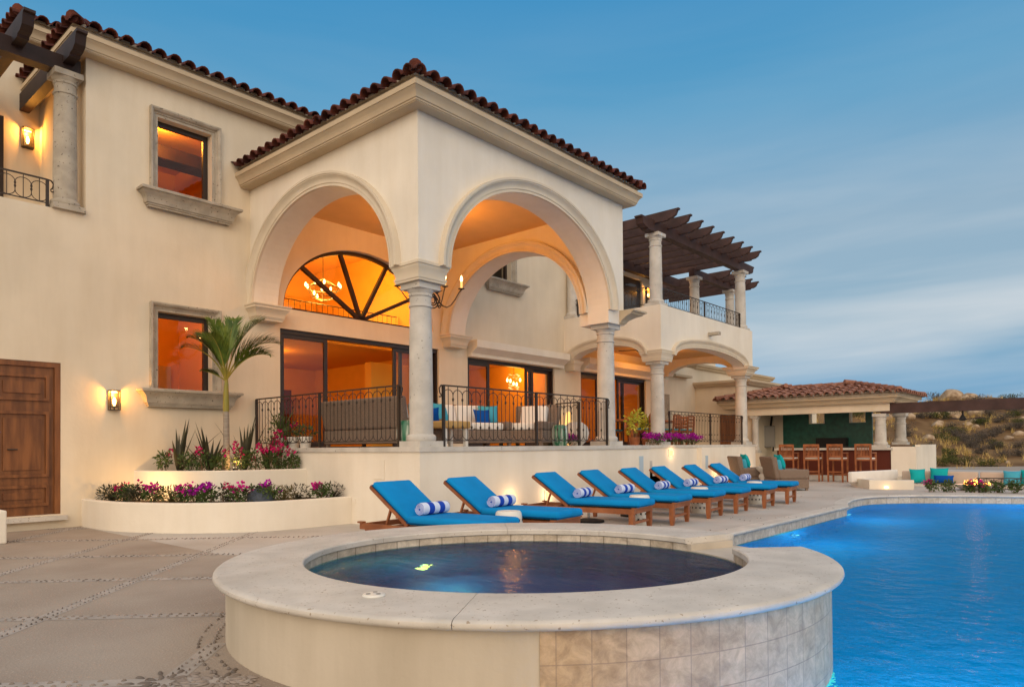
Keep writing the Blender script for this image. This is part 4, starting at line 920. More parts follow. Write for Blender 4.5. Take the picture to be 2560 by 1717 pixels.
def make_towel():
    q = MB(); r = .074; n = 26; hl = .215
    pr = [(-hl, r*.80), (-hl+.006, r*.95), (-hl+.02, r), (hl-.02, r), (hl-.006, r*.95), (hl, r*.80)]
    for (x, rr_) in pr:
        for k in range(n): q.v.append((x, rr_*cos(2*pi*k/n), rr_*sin(2*pi*k/n)*.93))
    for i in range(len(pr)-1):
        for k in range(n): q.f.append((i*n+k, i*n+(k+1) % n, (i+1)*n+(k+1) % n, (i+1)*n+k))
    q.f += [tuple(range(n))[::-1], tuple((len(pr)-1)*n+k for k in range(n))]
    t = tag(q.build('rolled_towel', 'towel', smooth=40), 'x', 'towel', 'striped rolled towels on the loungers')
    q = MB()
    for sx in (-1, 1): q.tube([(sx*(hl+.001), (.012+.057*k/70)*cos(k*.36), (.012+.054*k/70)*sin(k*.36)) for k in range(71)], .0052, 5)
    q.build('towel_roll_edge', 'towel_edge', t); 
    q = MB()
    for sx in (-1, 1): q.lathe([(.066, -.001), (.066, .001)], n=20, mtx=Matrix.Translation((sx*(hl+.0005), 0, 0)) @ Matrix.Rotation(pi/2, 4, 'Y'))
    q.build('towel_core', 'towel_core', t); return t
LG = [(-1.20, 5), (.02, 7), (1.93, 8), (3.08, 7), (4.30, 7), (5.37, 7), (6.65, 7), (7.84, 7)]
LL = ['blue cushioned teak sun lounger nearest the camera, its legs hidden by the spa coping', 'second blue cushioned teak lounger from the planter, half behind the spa coping', 'third blue cushioned teak lounger, after the wide gap, over the spa coping',
      'fourth blue teak lounger from the planter, with a white stool by its left leg', 'fifth blue cushioned teak lounger from the planter, middle of the row', 'sixth blue teak lounger from the planter, right of the third white stool', 'second farthest blue cushioned teak lounger, left of the last one', 'farthest blue cushioned teak lounger, beside the wicker armchairs']
TL = ['blue and white striped rolled towel on the nearest lounger', 'blue and white rolled towel on the second lounger from the planter', 'blue and white rolled towel on the third lounger, after the wide gap', 'blue and white rolled towel on the fourth lounger from the planter', 'blue and white rolled towel on the fifth lounger from the planter', 'blue and white rolled towel on the sixth lounger from the planter', 'blue and white rolled towel on the second farthest lounger', 'blue and white rolled towel on the farthest lounger']
l0 = make_lounger(); t0_ = make_towel()
for i, (fx, a) in enumerate(LG):
    lg = l0 if i == 0 else copy_tree(l0); tw = t0_ if i == 0 else copy_tree(t0_)
    a = R(a); c = Vector((fx-(.05 if i == 0 else 0), -2.56-(.14 if i == 0 else .08 if i == 1 else 0), 0))+Vector((-sin(a), cos(a), 0))*.91; lg.location = c; lg.rotation_euler.z = a; lg['label'] = LL[i]
    p = c+Vector((-sin(a), cos(a), 0))*.075; tw.location = (p.x+.02, p.y, .514); tw.rotation_euler.z = a+R(random.uniform(-5, 9)); tw['label'] = TL[i]
def garden_stool(label, x, y):
    t = thing('garden_stool', label, 'stool', (x, y, 0), random.uniform(0, 1), 'white pierced ceramic garden stools')
    MB().lathe([(.135, 0), (.150, .02), (.163, .12), (.167, .23), (.163, .34), (.150, .435), (.135, .455), (.06, .462)], n=28).build('body', 'ceramic', t, 40)
    q = MB()
    for j in range(4):
        for k in range(14):
            for s_ in (-1, 1):
                a = 2*pi*(k+.5*(j % 2))/14; z = .10+.085*j; r_ = .1675-.35*(abs(z-.23))**2.0; m_ = Matrix.Rotation(a, 4, 'Z') @ Matrix.Translation((r_, 0, z)) @ Matrix.Rotation(s_*R(42), 4, 'X')
                q.add([(.001, -.006, .012*s_*0-.026), (.003, .010, 0), (.001, -.006+.006, .026), (.003, -.010, 0)], [(0, 1, 2, 3)], m_)
    q.build('pierced_pattern', 'black', t)
garden_stool('white pierced ceramic stool between the first and second loungers, only its top showing', -.62, -2.25); garden_stool('white pierced ceramic stool between the third and fourth loungers', 2.52, -2.12); garden_stool('white pierced ceramic stool between the fifth and sixth loungers', 4.85, -1.95); garden_stool('white pierced ceramic stool between the two farthest loungers', 7.24, -1.98)
for lab, x, y in (('dark umbrella base with chrome tube behind the third lounger', 2.42, -1.25), ('dark umbrella base with chrome tube behind the fourth lounger', 3.66, -1.35)):
    t = thing('umbrella_base', lab, 'umbrella base', (x, y, 0), 0, 'umbrella bases among the loungers'); MB().lathe([(.25, 0), (.25, .03), (.10, .055), (.03, .06)], n=28).build('foot', 'black', t, 40); MB().lathe([(.024, .05), (.024, .34)], n=14).build('tube', 'chrome', t, 40); MB().tube([(.02, 0, .20), (.07, 0, .20)], [.008, .022], 8).build('knob', 'black', t)
# ================================================================ PLANTS
def leaves(q, n, c, rad, size, rn, flat=.5, up=0, aspect=.45, shell=.35):
    for _ in range(n):
        while True:
            v = Vector((rn.uniform(-1, 1), rn.uniform(-1, 1), rn.uniform(-1, 1)))
            if shell < v.length < 1: break
        p = Vector((c[0]+v.x*rad[0], c[1]+v.y*rad[1], c[2]+v.z*rad[2])); s_ = size*rn.uniform(.6, 1.3)
        dn = (v.normalized()+Vector((rn.uniform(-1, 1), rn.uniform(-1, 1), rn.uniform(-.6, 1)+up))*flat).normalized(); a = dn.cross(Vector((rn.uniform(-1, 1), rn.uniform(-1, 1), rn.uniform(-1, 1)))).normalized(); o = len(q.v)
        m_ = p+dn*s_*.5+Vector((0, 0, s_*.06))
        q.v += [tuple(p), tuple(m_+a*s_*aspect*.5), tuple(p+dn*s_), tuple(m_-a*s_*aspect*.5)]; q.f += [(o, o+1, o+2, o+3)]
def stems(q, n, c, rad, h, rn, r=.006):
    for _ in range(n):
        a = rn.uniform(0, 2*pi); f = rn.uniform(.2, .9); q.tube([(c[0]+.25*f*rad*cos(a), c[1]+.25*f*rad*sin(a), c[2]), (c[0]+.7*f*rad*cos(a+.3), c[1]+.7*f*rad*sin(a+.3), c[2]+h*.5), (c[0]+f*rad*cos(a), c[1]+f*rad*sin(a), c[2]+h*.9)], [r, r*.8, r*.4], 4)
def flower_bush(name, label, loc, r, h, fl, nfl, seed, group, leafm='plant_leaf', nl=170, fsz=.045, lsz=.055, cat='flowering plant', ftop=.72):
    rn = random.Random(seed); t = thing(name, label, cat, loc, rn.uniform(0, 6), group)
    q = MB(); stems(q, 8, (0, 0, -.03), r, h*.8, rn); q.build('stems', 'stem', t)
    q = MB()
    for _ in range(6):
        a, f = rn.uniform(0, 2*pi), rn.uniform(0, .65); leaves(q, nl//4, (r*f*cos(a), r*f*sin(a), h*rn.uniform(.35, .68)), (r*.48, r*.48, h*.30), lsz, rn, .8)
    q.build('foliage', leafm, t, fixn=False)
    if nfl:
        q = MB()
        for _ in range(max(1, nfl//16)):
            a, f = rn.uniform(0, 2*pi), rn.uniform(.1, .85); cc = (r*f*cos(a), r*f*sin(a), h*rn.uniform(ftop-.12, 1.0)); leaves(q, 16, cc, (r*.22, r*.22, h*.12), fsz, rn, 1.0, aspect=.9, shell=.05)
        q.build('blossoms', fl, t, fixn=False)
    return t
def blades(q, n, c, ln, w, rn, spread=.6, droop=.25, upr=.5):
    for _ in range(n):
        a = rn.uniform(0, 2*pi); e_ = rn.uniform(.1, spread); l_ = ln*rn.uniform(.6, 1.05); dx = Vector((cos(a), sin(a), 0)); sd = Vector((-sin(a), cos(a), 0)); o = len(q.v); pts = []
        for k in range(5):
            f = k/4; p = Vector(c)+dx*(l_*sin(e_)*f+l_*droop*f*f*.6)+Vector((0, 0, 1))*(l_*cos(e_)*f-l_*droop*f*f*e_); ww = w*(.55+.9*f if f < .4 else (1-f)*1.5)*.5
            q.v += [tuple(p-sd*ww), tuple(p+Vector((dx.x, dx.y, 0))*ww*.3), tuple(p+sd*ww)]
        for k in range(4): b = o+3*k; q.f += [(b, b+1, b+4, b+3), (b+1, b+2, b+5, b+4)]
def spiky(name, label, loc, ln, n, w, seed, m_, group, spread=.6, cat='plant', trunk=0, **k):
    rn = random.Random(seed); t = thing(name, label, cat, loc, 0, group); q = MB(); blades(q, n, (0, 0, trunk), ln, w, rn, spread, **k); q.build('leaves', m_, t, fixn=False)
    q = MB(); q.lathe([(w*.9, -.03), (w*.6, trunk+.05)], n=8); q.build('stem', 'stem', t); return t
# two-tier curved planter
LOW = smooth_line([(-2.86, 4.80), (-2.86, 4.15), (-2.76, 3.46), (-2.42, 2.70), (-2.07, 2.25), (-1.55, 1.82), (-.92, 1.67), (-.001, 1.63)], 5)
UPP = smooth_line([(-2.08, 4.80), (-2.02, 4.55), (-1.88, 4.2), (-1.52, 3.45), (-1.25, 3.18), (-.75, 3.02), (-.001, 2.90)], 5)
def planter(label, line, z1, w=.12):
    t = thing('planter', label, 'planter'); q = MB()
    q.sweep([(0, -.01), (0, z1-.012), (-.012, z1), (-w+.012, z1), (-w, z1-.012), (-w, -.01)], [(x, y, 0) for x, y in line], ends=False); q.build('wall', 'stucco_white', t, 35)
    q = MB(); pts = [(x, y) for x, y in line]+[(-.001, 4.79)]; q.plate(pts, [], z1-.06, None, XY); q.build('soil', 'soil', t)
planter('low curved white planter wall at the foot of the house, the lower tier', LOW, .43); planter('upper curved white planter holding the palm, the higher tier', UPP, .855)
def along(line, f, inset):
    n = len(line)-1; i = min(int(f*n), n-1); a, b = Vector((*line[i], 0)), Vector((*line[i+1], 0)); p = a.lerp(b, f*n-i); d = (b-a).normalized(); return p-Vector((d.y, -d.x, 0))*inset
GL, GU = 'plants in the lower curved planter', 'plants in the upper curved planter'
low = [('s', .05), ('s', .11), ('c', .17), ('o', .22), ('c', .27), ('m', .33), ('d', .385), ('m', .44), ('p', .50), ('p', .555), ('c', .61), ('m', .665), ('s', .73), ('p', .78), ('d', .83), ('s', .885), ('m', .935), ('s', .975)]
nm = {'s': 'dark green spiky low shrub', 'c': 'dark leafy shrub with a few red flowers', 'o': 'shrub lit orange by the planter spotlight', 'm': 'magenta flowering shrub', 'p': 'purple flowering shrub', 'd': 'tuft of dry green grassy leaves'}
for i, (k, f) in enumerate(low):
    p = along(LOW, f, random.Random(i).uniform(.26, .40)); loc = (p.x, p.y, .38); lab = f'{nm[k]} in the lower planter, {ordinal(i, 18)} of eighteen' if i < 12 or i == 17 else f'{nm[k]} in the lower planter, '+('next to the last' if i == 16 else ORD[17-i]+' from the right')
    if k in 'sd':
        t = spiky('spiky_shrub', lab, loc, .24 if k == 's' else .30, 46, .020, 50+i, 'plant_dark' if k == 's' else 'plant_dry', GL, 1.2)
        rn = random.Random(i); q = MB(); leaves(q, 240, (0, 0, .13), (.20, .18, .13), .055, rn, .9, aspect=.3, shell=.1); q.build('foliage', 'plant_dark' if k == 's' else 'plant_dry', t, fixn=False)
    else: flower_bush('flower_shrub', lab, loc, .19, .30, {'c': 'crimson', 'o': 'crimson', 'm': 'magenta', 'p': 'purple'}[k], {'c': 26, 'o': 40, 'm': 80, 'p': 100}[k], 80+i, GL, 'plant_dark' if k == 'c' else 'plant_leaf', 200)
t = thing('rock', 'smooth dark blue-grey rock half hidden in the lower planter', 'rock', (-1.30, 2.10, .40)); q = MB(); q.lathe([(.19, -.05), (.20, .05), (.18, .14), (.12, .20), (.04, .225)], n=20); q.build('stone_body', 'boulder_blue', t, 60)
for lab, x, y, s_, n_ in (('tall dark spiky leaf plant at the left of the upper planter', -1.62, 4.15, .75, 7), ('dark spiky leaf plant left of the palm trunk', -1.30, 3.75, .62, 8), ('broad dark spiky leaf plant just left of the palm', -1.20, 3.95, .66, 8), ('dark spiky leaf plant right of the palm trunk', -.78, 3.55, .78, 8), ('low spiky leaf plant near the railing end', -.42, 3.45, .55, 6)):
    spiky('spear_leaf_plant', lab, (x, y, .80), s_*1.35, n_+2, .085, int(-x*100), 'plant_dark', GU, .75, droop=.10)
up = [('l', -1.78, 4.35), ('l', -1.60, 3.85), ('l', -1.45, 3.65), ('l', -1.26, 3.45), ('r', -1.0, 3.35), ('r', -.72, 3.30), ('r', -.52, 3.22), ('r', -.30, 3.25), ('l', -.16, 3.12)]
for i, (k, x, y) in enumerate(up):
    flower_bush('flower_shrub', ('leafy green shrub with few red buds' if k == 'l' else 'bright crimson flowering shrub')+f' in the upper planter, {ordinal(i, 9)} of nine', (x, y, .80), .20, .40 if k == 'l' else .46, 'crimson', 6 if k == 'l' else 62, 200+i, GU, 'plant_leaf', 190, .05)
flower_bush('flower_shrub', 'large magenta bougainvillea spray in front of the left railing', (-.10, 3.75, 1.0), .26, .50, 'crimson', 80, 260, GU, 'plant_leaf', 130, .06)
t = thing('spotlight', 'small garden spotlight lighting the upper planter wall', 'spotlight', (-2.22, 4.05, .42)); MB().lathe([(.03, 0), (.04, .05), (.045, .09)], n=12).build('body', 'black', t); MB().lathe([(.035, .091), (.035, .095)], n=12).build('lens', 'spot_lit', t); lamp('spot_glow', (-.02, .02, .16), 13, (1, .56, .18), .03, parent=t)
t = thing('spotlight', 'small garden spotlight at the foot of the palm', 'spotlight', (-1.02, 3.42, .80)); MB().lathe([(.03, 0), (.04, .05), (.045, .09)], n=12).build('body', 'black', t); MB().lathe([(.035, .091), (.035, .095)], n=12).build('lens', 'spot_lit', t); lamp('spot_glow', (-.03, -.05, .18), 4.0, (1, .56, .18), .03, parent=t)
# palm
PT = thing('palm_tree', 'small young palm with arching green fronds in the upper planter', 'palm tree', (-1.085, 3.6, .80))
MB().tube([(0, 0, -.05), (.005, 0, .5), (.0, 0, 1.03)], [.062, .052, .048], 14).build('trunk', 'palm_trunk', PT, 60)
MB().tube([(0, 0, 1.02), (0, 0, 1.06), (.0, 0, 1.30), (.005, 0, 1.48), (.01, 0, 1.58)], [.048, .050, .044, .034, .020], 12).build('crown_shaft', 'palm_sheath', PT, 60)
def frond(az, lean, ln, bend, seed, fold=1.0):
    rn = random.Random(seed); d = Vector((RR.x*cos(az)+W.x*sin(az), RR.y*cos(az)+W.y*sin(az), 0)).normalized(); pts = []; p = Vector((0, 0, 1.54)); e_ = lean; n_ = 16
    for k in range(n_+1):
        pts.append(p.copy()); e_ += bend/n_*(.4+1.2*k/n_); p = p+(d*sin(e_)+Vector((0, 0, 1))*cos(e_))*ln/n_
    q = MB(); q.tube(pts, [.016*(1-.85*k/n_) for k in range(n_+1)], 5); fr = q.build('frond', 'palm_sheath', PT, 60)
    q = MB(); sd = Vector((-d.y, d.x, 0)); m = 60
    for k in range(m):
        f = .24+.76*k/(m-1); i = min(int(f*n_), n_-1); c = pts[i].lerp(pts[i+1], f*n_-i); tg = (pts[i+1]-pts[i]).normalized(); upn = sd.cross(tg).normalized()
        if upn.z < 0: upn = -upn
        ll = .46*(sin(pi*min(1, .22+.78*f))**.6)*rn.uniform(.85, 1.1)*ln
        for s_ in (-1, 1):
            dr_ = (tg*(.85+.4*f)+sd*s_*.55*rn.uniform(.5, 1.4)+Vector((0, 0, 1))*(.85-.6*f)*fold*rn.uniform(.6, 1.3)).normalized(); wv = tg.cross(dr_).normalized()*.012; o = len(q.v); wv = (upn.cross(dr_)).normalized()*.009
            a, b, e2 = c, c+dr_*ll*.55, c+dr_*ll+Vector((0, 0, -.10*ll-.03*f))
            q.v += [tuple(a-wv*.5), tuple(a+wv*.5), tuple(b+wv), tuple(b-wv), tuple(e2)]; q.f += [(o, o+1, o+2, o+3), (o+3, o+2, o+4)]
    q.build('leaflets', 'palm_leaf', fr, fixn=False)
for i, (az, lean, ln, bend) in enumerate([(R(8), .34, 1.15, 1.45), (R(-18), .66, 1.02, 1.25), (R(176), .26, 1.05, 1.15), (R(196), .34, .92, 1.35), (R(95), .14, 1.25, .7), (R(140), .12, 1.2, .75), (R(40), .18, 1.3, .85), (R(215), 1.0, .42, .5), (R(265), .22, .9, 1.0), (R(160), .28, 1.05, .9)]): frond(az, lean, ln, bend, 300+i)

# ================================================================ WICKER AND TERRACE FURNITURE
def wick_body(q, x0, x1, y0, y1, z0, z1, top=None):
    """tapered wicker panel block; top = (dx0, dx1, dy0, dy1) moves the top corners"""
    a, b, c, d_ = top or (0, 0, 0, 0)
    q.add([(x0, y0, z0), (x1, y0, z0), (x1, y1, z0), (x0, y1, z0), (x0+a, y0+c, z1), (x1+b, y0+c, z1), (x1+b, y1+d_, z1), (x0+a, y1+d_, z1)], [(0, 3, 2, 1), (4, 5, 6, 7), (0, 1, 5, 4), (1, 2, 6, 5), (2, 3, 7, 6), (3, 0, 4, 7)])
def bevel_obj(o, w=.02):
    m_ = o.modifiers.new('bevel', 'BEVEL'); m_.width = w; m_.segments = 3; m_.limit_method = 'ANGLE'; return o
def sofa(label, loc, rz, w, dp, pillows=(), group='wicker terrace seats', name='wicker_sofa', hb=.82, ha=.47, seatm='cushion_white', backm='cushion_white', nb=2):
    """front toward -y; origin at the floor centre"""
    t = thing(name, label, 'sofa' if w > 1.2 else 'armchair', loc, rz, group); q = MB()
    wick_body(q, -w/2, w/2, -dp/2, dp/2, .06, .30); bevel_obj(q.build('base', 'wicker', t))
    q = MB(); wick_body(q, -w/2+.02, w/2-.02, dp/2-.12, dp/2, .30, hb, (-.04, .04, .10, .13)); bevel_obj(q.build('backrest', 'wicker', t), .04)
    for s_ in (-1, 1):
        q = MB(); x = s_*(w/2-.085); wick_body(q, x-.085, x+.085, -dp/2, dp/2-.10, .30, ha, (-.01, .01, -.02, .06)); bevel_obj(q.build('arm', 'wicker', t), .045)
        for y in (-dp/2+.05, dp/2-.06): MB().box((s_*(w/2-.05)-.03, y-.03, 0), (s_*(w/2-.05)+.03, y+.03, .06)).build('foot', 'wicker', t)
    sw = (w-.36)/nb
    for k in range(nb):
        x = -w/2+.18+sw*(k+.5); q = MB(); q.rbox((x, -.05, .375), (sw-.01, dp-.16, .14), .04); q.build('seat_cushion', seatm, t, 60)
        q = MB(); q.rbox((0, 0, 0), (sw-.02, .15, .42), .05, Matrix.Translation((x, dp/2-.17, .59)) @ Matrix.Rotation(R(-12), 4, 'X')); q.build('back_cushion', backm, t, 60)
    return t
def pillow(label, loc, rz, tilt, m_, s_=.40, group='scatter cushions', name='pillow', h=None):
    q = MB(); q.rbox((0, 0, 0), (s_, .15, h or s_), .05, puff=.05); o = tag(q.build(name, m_, None, 60), label, 'pillow', group); o.location = loc; o.rotation_euler = (tilt, 0, rz); return o
sofa('brown wicker sofa turned with its back to the left railing', (1.02, 2.12, 1.21), R(90), 2.25, .90, nb=3)
pillow('turquoise pillow on the end of the wicker sofa behind the left railing', (1.02, 1.22, 1.74), R(70), R(-15), 'turquoise', .42); pillow('royal blue pillow on the wicker sofa, against the corner column', (1.18, 1.08, 1.70), R(120), R(-15), 'royal_blue', .34)
sofa('brown wicker sofa with white cushions behind the right railing', (2.62, 1.75, 1.21), R(-8), 1.75, .85, nb=2)
pillow('turquoise pillow at the left end of the white cushioned wicker sofa', (2.0, 1.72, 1.82), R(10), R(-18), 'sky_blue_fabric', .40); pillow('royal blue pillow in the middle of the white cushioned wicker sofa', (3.02, 1.62, 1.76), R(-20), R(-20), 'royal_blue', .34); pillow('turquoise pillow at the right end of the white cushioned wicker sofa', (3.27, 1.70, 1.82), R(-35), R(-18), 'sky_blue_fabric', .40)
sofa('brown wicker armchair facing left, right of the white cushioned sofa', (3.85, 1.15, 1.21), R(-75), .95, .85, nb=1, name='wicker_armchair')
t = thing('coffee_table', 'golden wood coffee table behind the corner column', 'table', (1.32, .80, 1.21)); q = MB(); q.rbox((0, 0, .36), (.62, .5, .12), .03); q.build('table_top', 'golden_wood', t, 40)
for sx in (-1, 1):
    for sy in (-1, 1): MB().box((sx*.24-.03, sy*.18-.03, 0), (sx*.24+.03, sy*.18+.03, .30)).build('leg', 'white_paint', t)
mat('jade_glaze', (.02, .14, .07), .3, .5, col2=(.62, .66, .58), vscale=2.2, stretch=(5, 5, .35), thr=(.42, .6))
for lab, x, y in (('green and white glazed drum stool left of the corner column', .30, .62), ('green and white glazed drum stool behind the right railing post', 4.15, .62)):
    t = thing('drum_stool', lab, 'stool', (x, y, 1.21), 0, 'glazed drum stools'); MB().lathe([(.13, 0), (.16, .08), (.17, .2), (.16, .32), (.13, .40), (.05, .41)], n=22).build('body', 'jade_glaze', t, 40)
t = thing('stone_urn', 'large pale round stone urn by the sliding door', 'urn', (7.0, 2.3, 1.21)); MB().lathe([(.14, 0), (.28, .14), (.32, .30), (.28, .46), (.16, .56), (.12, .57)], n=24).build('urn_body', 'stone_light', t, 40)
flower_bush('flower_shrub', 'low purple flowering shrub behind the right end of the terrace railing', (5.0, 1.05, 1.2), .30, .22, 'purple', 260, 401, 'flowers on the terrace', nl=80); flower_bush('flower_shrub', 'low purple flowering shrub on the terrace, left of the second column', (4.55, 1.05, 1.2), .28, .20, 'purple', 220, 402, 'flowers on the terrace', nl=80)
for i in range(6): flower_bush('flower_shrub', f'dense purple bougainvillea along the terrace edge over the steps, {ordinal(i, 6)} of six', (9.55+.48*i, 1.70, 1.20), .30, .30, 'purple', 300, 420+i, 'bougainvillea along the terrace edge', nl=110, fsz=.05)
for i, (x, y, h) in enumerate(((9.35, 2.1, .68), (10.75, 2.55, .60))):
    t = thing('potted_shrub', ['yellow-green leafy potted plant between the second column and the veranda corner column', 'yellow-green leafy potted plant behind the veranda corner column'][i], 'potted plant', (x, y, 1.21), 0, 'yellow-green plants on the terrace'); rn = random.Random(i); q = MB(); q.lathe([(.11, 0), (.15, .20), (.14, .21)], n=18); q.build('pot', 'teak', t, 40); q = MB(); stems(q, 6, (0, 0, .18), .18, h*.7, rn); q.build('stems', 'stem', t); q = MB()
    for k in range(7): a = rn.uniform(0, 6.3); leaves(q, 26, (.13*cos(a), .13*sin(a), .16+h*rn.uniform(.3, 1)), (.10, .10, .10), .12, rn, .9, aspect=.35)
    q.build('foliage', 'lime_leaf', t, fixn=False)
for i, (x, y) in enumerate(((.22, 4.10), (.25, 3.72), (.26, 3.36))):
    t = thing('flower_pot', ['white flower pot with a tall leafy plant behind the left railing, leftmost of three', 'white flower pot with red blooms behind the left railing, middle of three', 'white flower pot behind the left railing, rightmost of three'][i], 'potted plant', (x, y, 1.21), 0, 'white flower pots behind the left railing'); MB().lathe([(.085, 0), (.115, .17), (.125, .17), (.125, .20), (.10, .20)], n=18).build('pot', 'white_paint', t, 40); q = MB(); rn = random.Random(i+9)
    leaves(q, 130, (0, 0, .36 if i == 0 else .28), (.18, .18, .24 if i == 0 else .12), .08, rn, .9, aspect=.35); q.build('foliage', 'plant_leaf', t, fixn=False)
    if i == 0: q = MB(); blades(q, 16, (0, 0, .2), .75, .05, rn, .7); q.build('tall_leaves', 'plant_leaf', t, fixn=False)
    if i == 1: q = MB(); leaves(q, 20, (0, -.02, .40), (.07, .07, .04), .05, rn, 1, aspect=.9); q.build('blossoms', 'crimson', t, fixn=False)
# dining set on the veranda
t = thing('dining_table', 'long teak dining table under the veranda', 'table', (12.3, 3.45, 1.21)); q = MB(); q.rbox((0, 0, .74), (3.2, 1.0, .06), .015); q.build('table_top', 'teak', t)
for sx in (-1, 1):
    for sy in (-1, 1): MB().box((sx*1.45-.05, sy*.4-.05, 0), (sx*1.45+.05, sy*.4+.05, .71)).build('leg', 'teak', t)
def chair(label, loc, rz):
    t = thing('dining_chair', label, 'chair', loc, rz, 'teak dining chairs on the veranda'); q = MB(); q.rbox((0, 0, .42), (.46, .44, .04), .01); q.build('seat', 'teak', t); q = MB(); q.rbox((0, 0, .465), (.42, .40, .05), .02); q.build('seat_pad', 'sky_blue_fabric', t, 60)
    for sx in (-1, 1):
        MB().beam((sx*.2, -.18, 0), (sx*.2, -.18, .41), .045).build('leg', 'teak', t); MB().beam((sx*.2, .20, 0), (sx*.2, .27, .88), .045).build('leg', 'teak', t)
    q = MB()
    for z in (.54, .64, .74, .84): q.box((-.18, .235+(z-.5)*.06, z), (.18, .255+(z-.5)*.06, z+.075))
    q.build('backrest', 'teak', t)
for i, (x, y, rz) in enumerate(((11.0, 2.72, 180), (12.35, 2.70, 180), (13.25, 2.70, 180), (14.35, 3.25, 100), (11.6, 4.2, 0), (13.0, 4.2, 0))):
    chair(['teak dining chair at the near side of the table, behind the corner column', 'teak dining chair at the near side, behind the purple flowers', 'teak dining chair at the near side, right of the middle one', 'teak dining chair at the right head of the table', 'teak dining chair at the far side of the table, on the left', 'teak dining chair at the far side of the table, on the right'][i], (x, y, 1.21), R(rz))
t = thing('ceiling_fan', 'dark ceiling fan under the veranda', 'fan', (11.2, 3.0, 4.0)); MB().lathe([(.02, 0), (.02, .215)], n=8).build('rod', 'iron', t); MB().lathe([(.04, -.06), (.10, -.03), (.10, .03), (.04, .05)], n=16).build('motor', 'iron', t)
for k in range(4): a = pi/2*k+.5; MB().beam((.1*cos(a), .1*sin(a), 0), (.62*cos(a), .62*sin(a), 0), .12, .012).build('blade', 'dark_wood', t)

# ================================================================ PERGOLAS
def beam_end(q, p, d, w, h, z, ln):
    """beam with a stepped ogee end; d = unit direction (x, y), end notch at far end"""
    out_ = [(0, 0), (ln-.34, 0), (ln-.31, .035), (ln-.20, .045), (ln-.10, .10), (ln-.05, h-.05), (ln, h-.04), (ln, h), (0, h)]
    d = Vector((d[0], d[1], 0)); s_ = Vector((-d.y, d.x, 0)); q.prism(out_, -w/2, w/2, lambda u, v, e_: Vector((p[0], p[1], z))+d*u+s_*e_+Vector((0, 0, v))); return q
t = thing('pergola', 'dark timber pergola on stone columns over the upper right balcony', 'pergola')
q = MB(); beam_end(q, (12.9, 1.86), (-1, 0), .22, .30, 6.942, 3.65); beam_end(q, (12.9, 1.86), (1, 0), .22, .30, 6.942, 3.75); q.build('beam', 'pergola_wood', t)
q = MB(); q.box((9.6, 4.45, 6.945), (16.6, 4.65, 7.235)); q.build('beam', 'pergola_wood', t)
q = MB(); beam_end(q, (0, 0), (0, -1), .10, .26, 0, 3.75); rf = None
for k in range(9):
    if rf is None: rf = q.build('rafter', 'pergola_wood', t); r_ = rf
    else: r_ = rf.copy(); COL.objects.link(r_); r_.parent = t
    r_.location = (9.95+.685*k, 4.78, 7.16)
t = thing('pergola', 'dark timber pergola behind the first one, on the far balcony', 'pergola')
q = MB(); q.box((15.2, 3.24, 6.945), (19.2, 3.44, 7.20)); q.build('beam', 'pergola_wood', t)
for k in range(5): c = rf.copy(); COL.objects.link(c); c.parent = t; c.location = (16.9+.6*k, 6.4, 7.10)
t = thing('pergola', 'dark timber pergola beams on a stone column at the upper left', 'pergola')
q = MB(); q.box((-8, 4.84, 7.171), (-2.86, 5.06, 7.42)); q.build('beam', 'dark_wood', t)
q = MB(); beam_end(q, (0, 0), (0, -1), .15, .30, 0, 3.0); rl = None
for x in (-5.1, -4.4, -3.72, -3.04):
    if rl is None: rl = q.build('rafter', 'dark_wood', t); r_ = rl
    else: r_ = rl.copy(); COL.objects.link(r_); r_.parent = t
    r_.location = (x, 7.19, 7.30)
# veranda balcony seats glimpsed behind the railing
sofa('grey wicker seat on the upper balcony behind its railing', (12.2, 2.6, 4.56), 0, .9, .8, nb=1, name='wicker_armchair', group='seats on the upper balcony'); sofa('second grey wicker seat on the upper balcony, farther right', (13.5, 2.6, 4.56), 0, .9, .8, nb=1, name='wicker_armchair', group='seats on the upper balcony')
MB().box((10.25, 1.94, 4.501), (15.65, 4.79, 4.56)).build('balcony_floor', 'stone_light', V)
# ================================================================ BAR PAVILION
BP = thing('bar_pavilion', 'open poolside bar pavilion with a clay tile hip roof and green tiled back wall', 'pavilion')
q = MB(); q.box((17.85, -2.13, 1.0), (18.55, 1.6, 1.07)); q.build('counter_top', 'stone_light', BP)
q = MB(); q.box((17.98, -2.07, .16), (18.05, 1.55, .995)); q.build('counter_front', 'cabinet', BP)
q = MB(); q.box((17.9, -2.07, -.005), (18.5, 2.5, .155)); q.build('plinth', 'stone_light', BP)
q = MB(); q.box((17.92, -2.78, -.005), (18.6, -2.075, 1.10)); q.box((18.6, -2.78, -.006), (21.0, -2.62, 1.16)); q.build('side_wall', 'stucco_white', BP)
q = MB(); q.box((18.60, -2.60, 1.0), (20.9, -2.55, 1.14)); q.build('side_wall_tile', 'green_tile', BP)
q = MB(); q.plate([(-1.02, 0), (2.07, 0), (2.07, 2.45), (-1.02, 2.45)], [rect(.56, 1.11, 1.96, 2.38), rect(-.82, -.28, 1.97, 2.39)], 0, .12, YZ(20.0)); q.build('green_back_wall', 'green_tile', BP)
for y0, y1 in ((.56, 1.11), (-.82, -.28)):
    q = MB()
    for lo, hi in (((y0, 1.95), (y1, 1.972)), ((y0, 2.37), (y1, 2.392)), ((y0, 1.972), (y0+.02, 2.37)), ((y1-.05, 1.972), (y1, 2.37))): q.box((19.985, lo[0], lo[1]), (20.2, hi[0], hi[1]))
    q.build('window_reveal', 'stucco', BP)
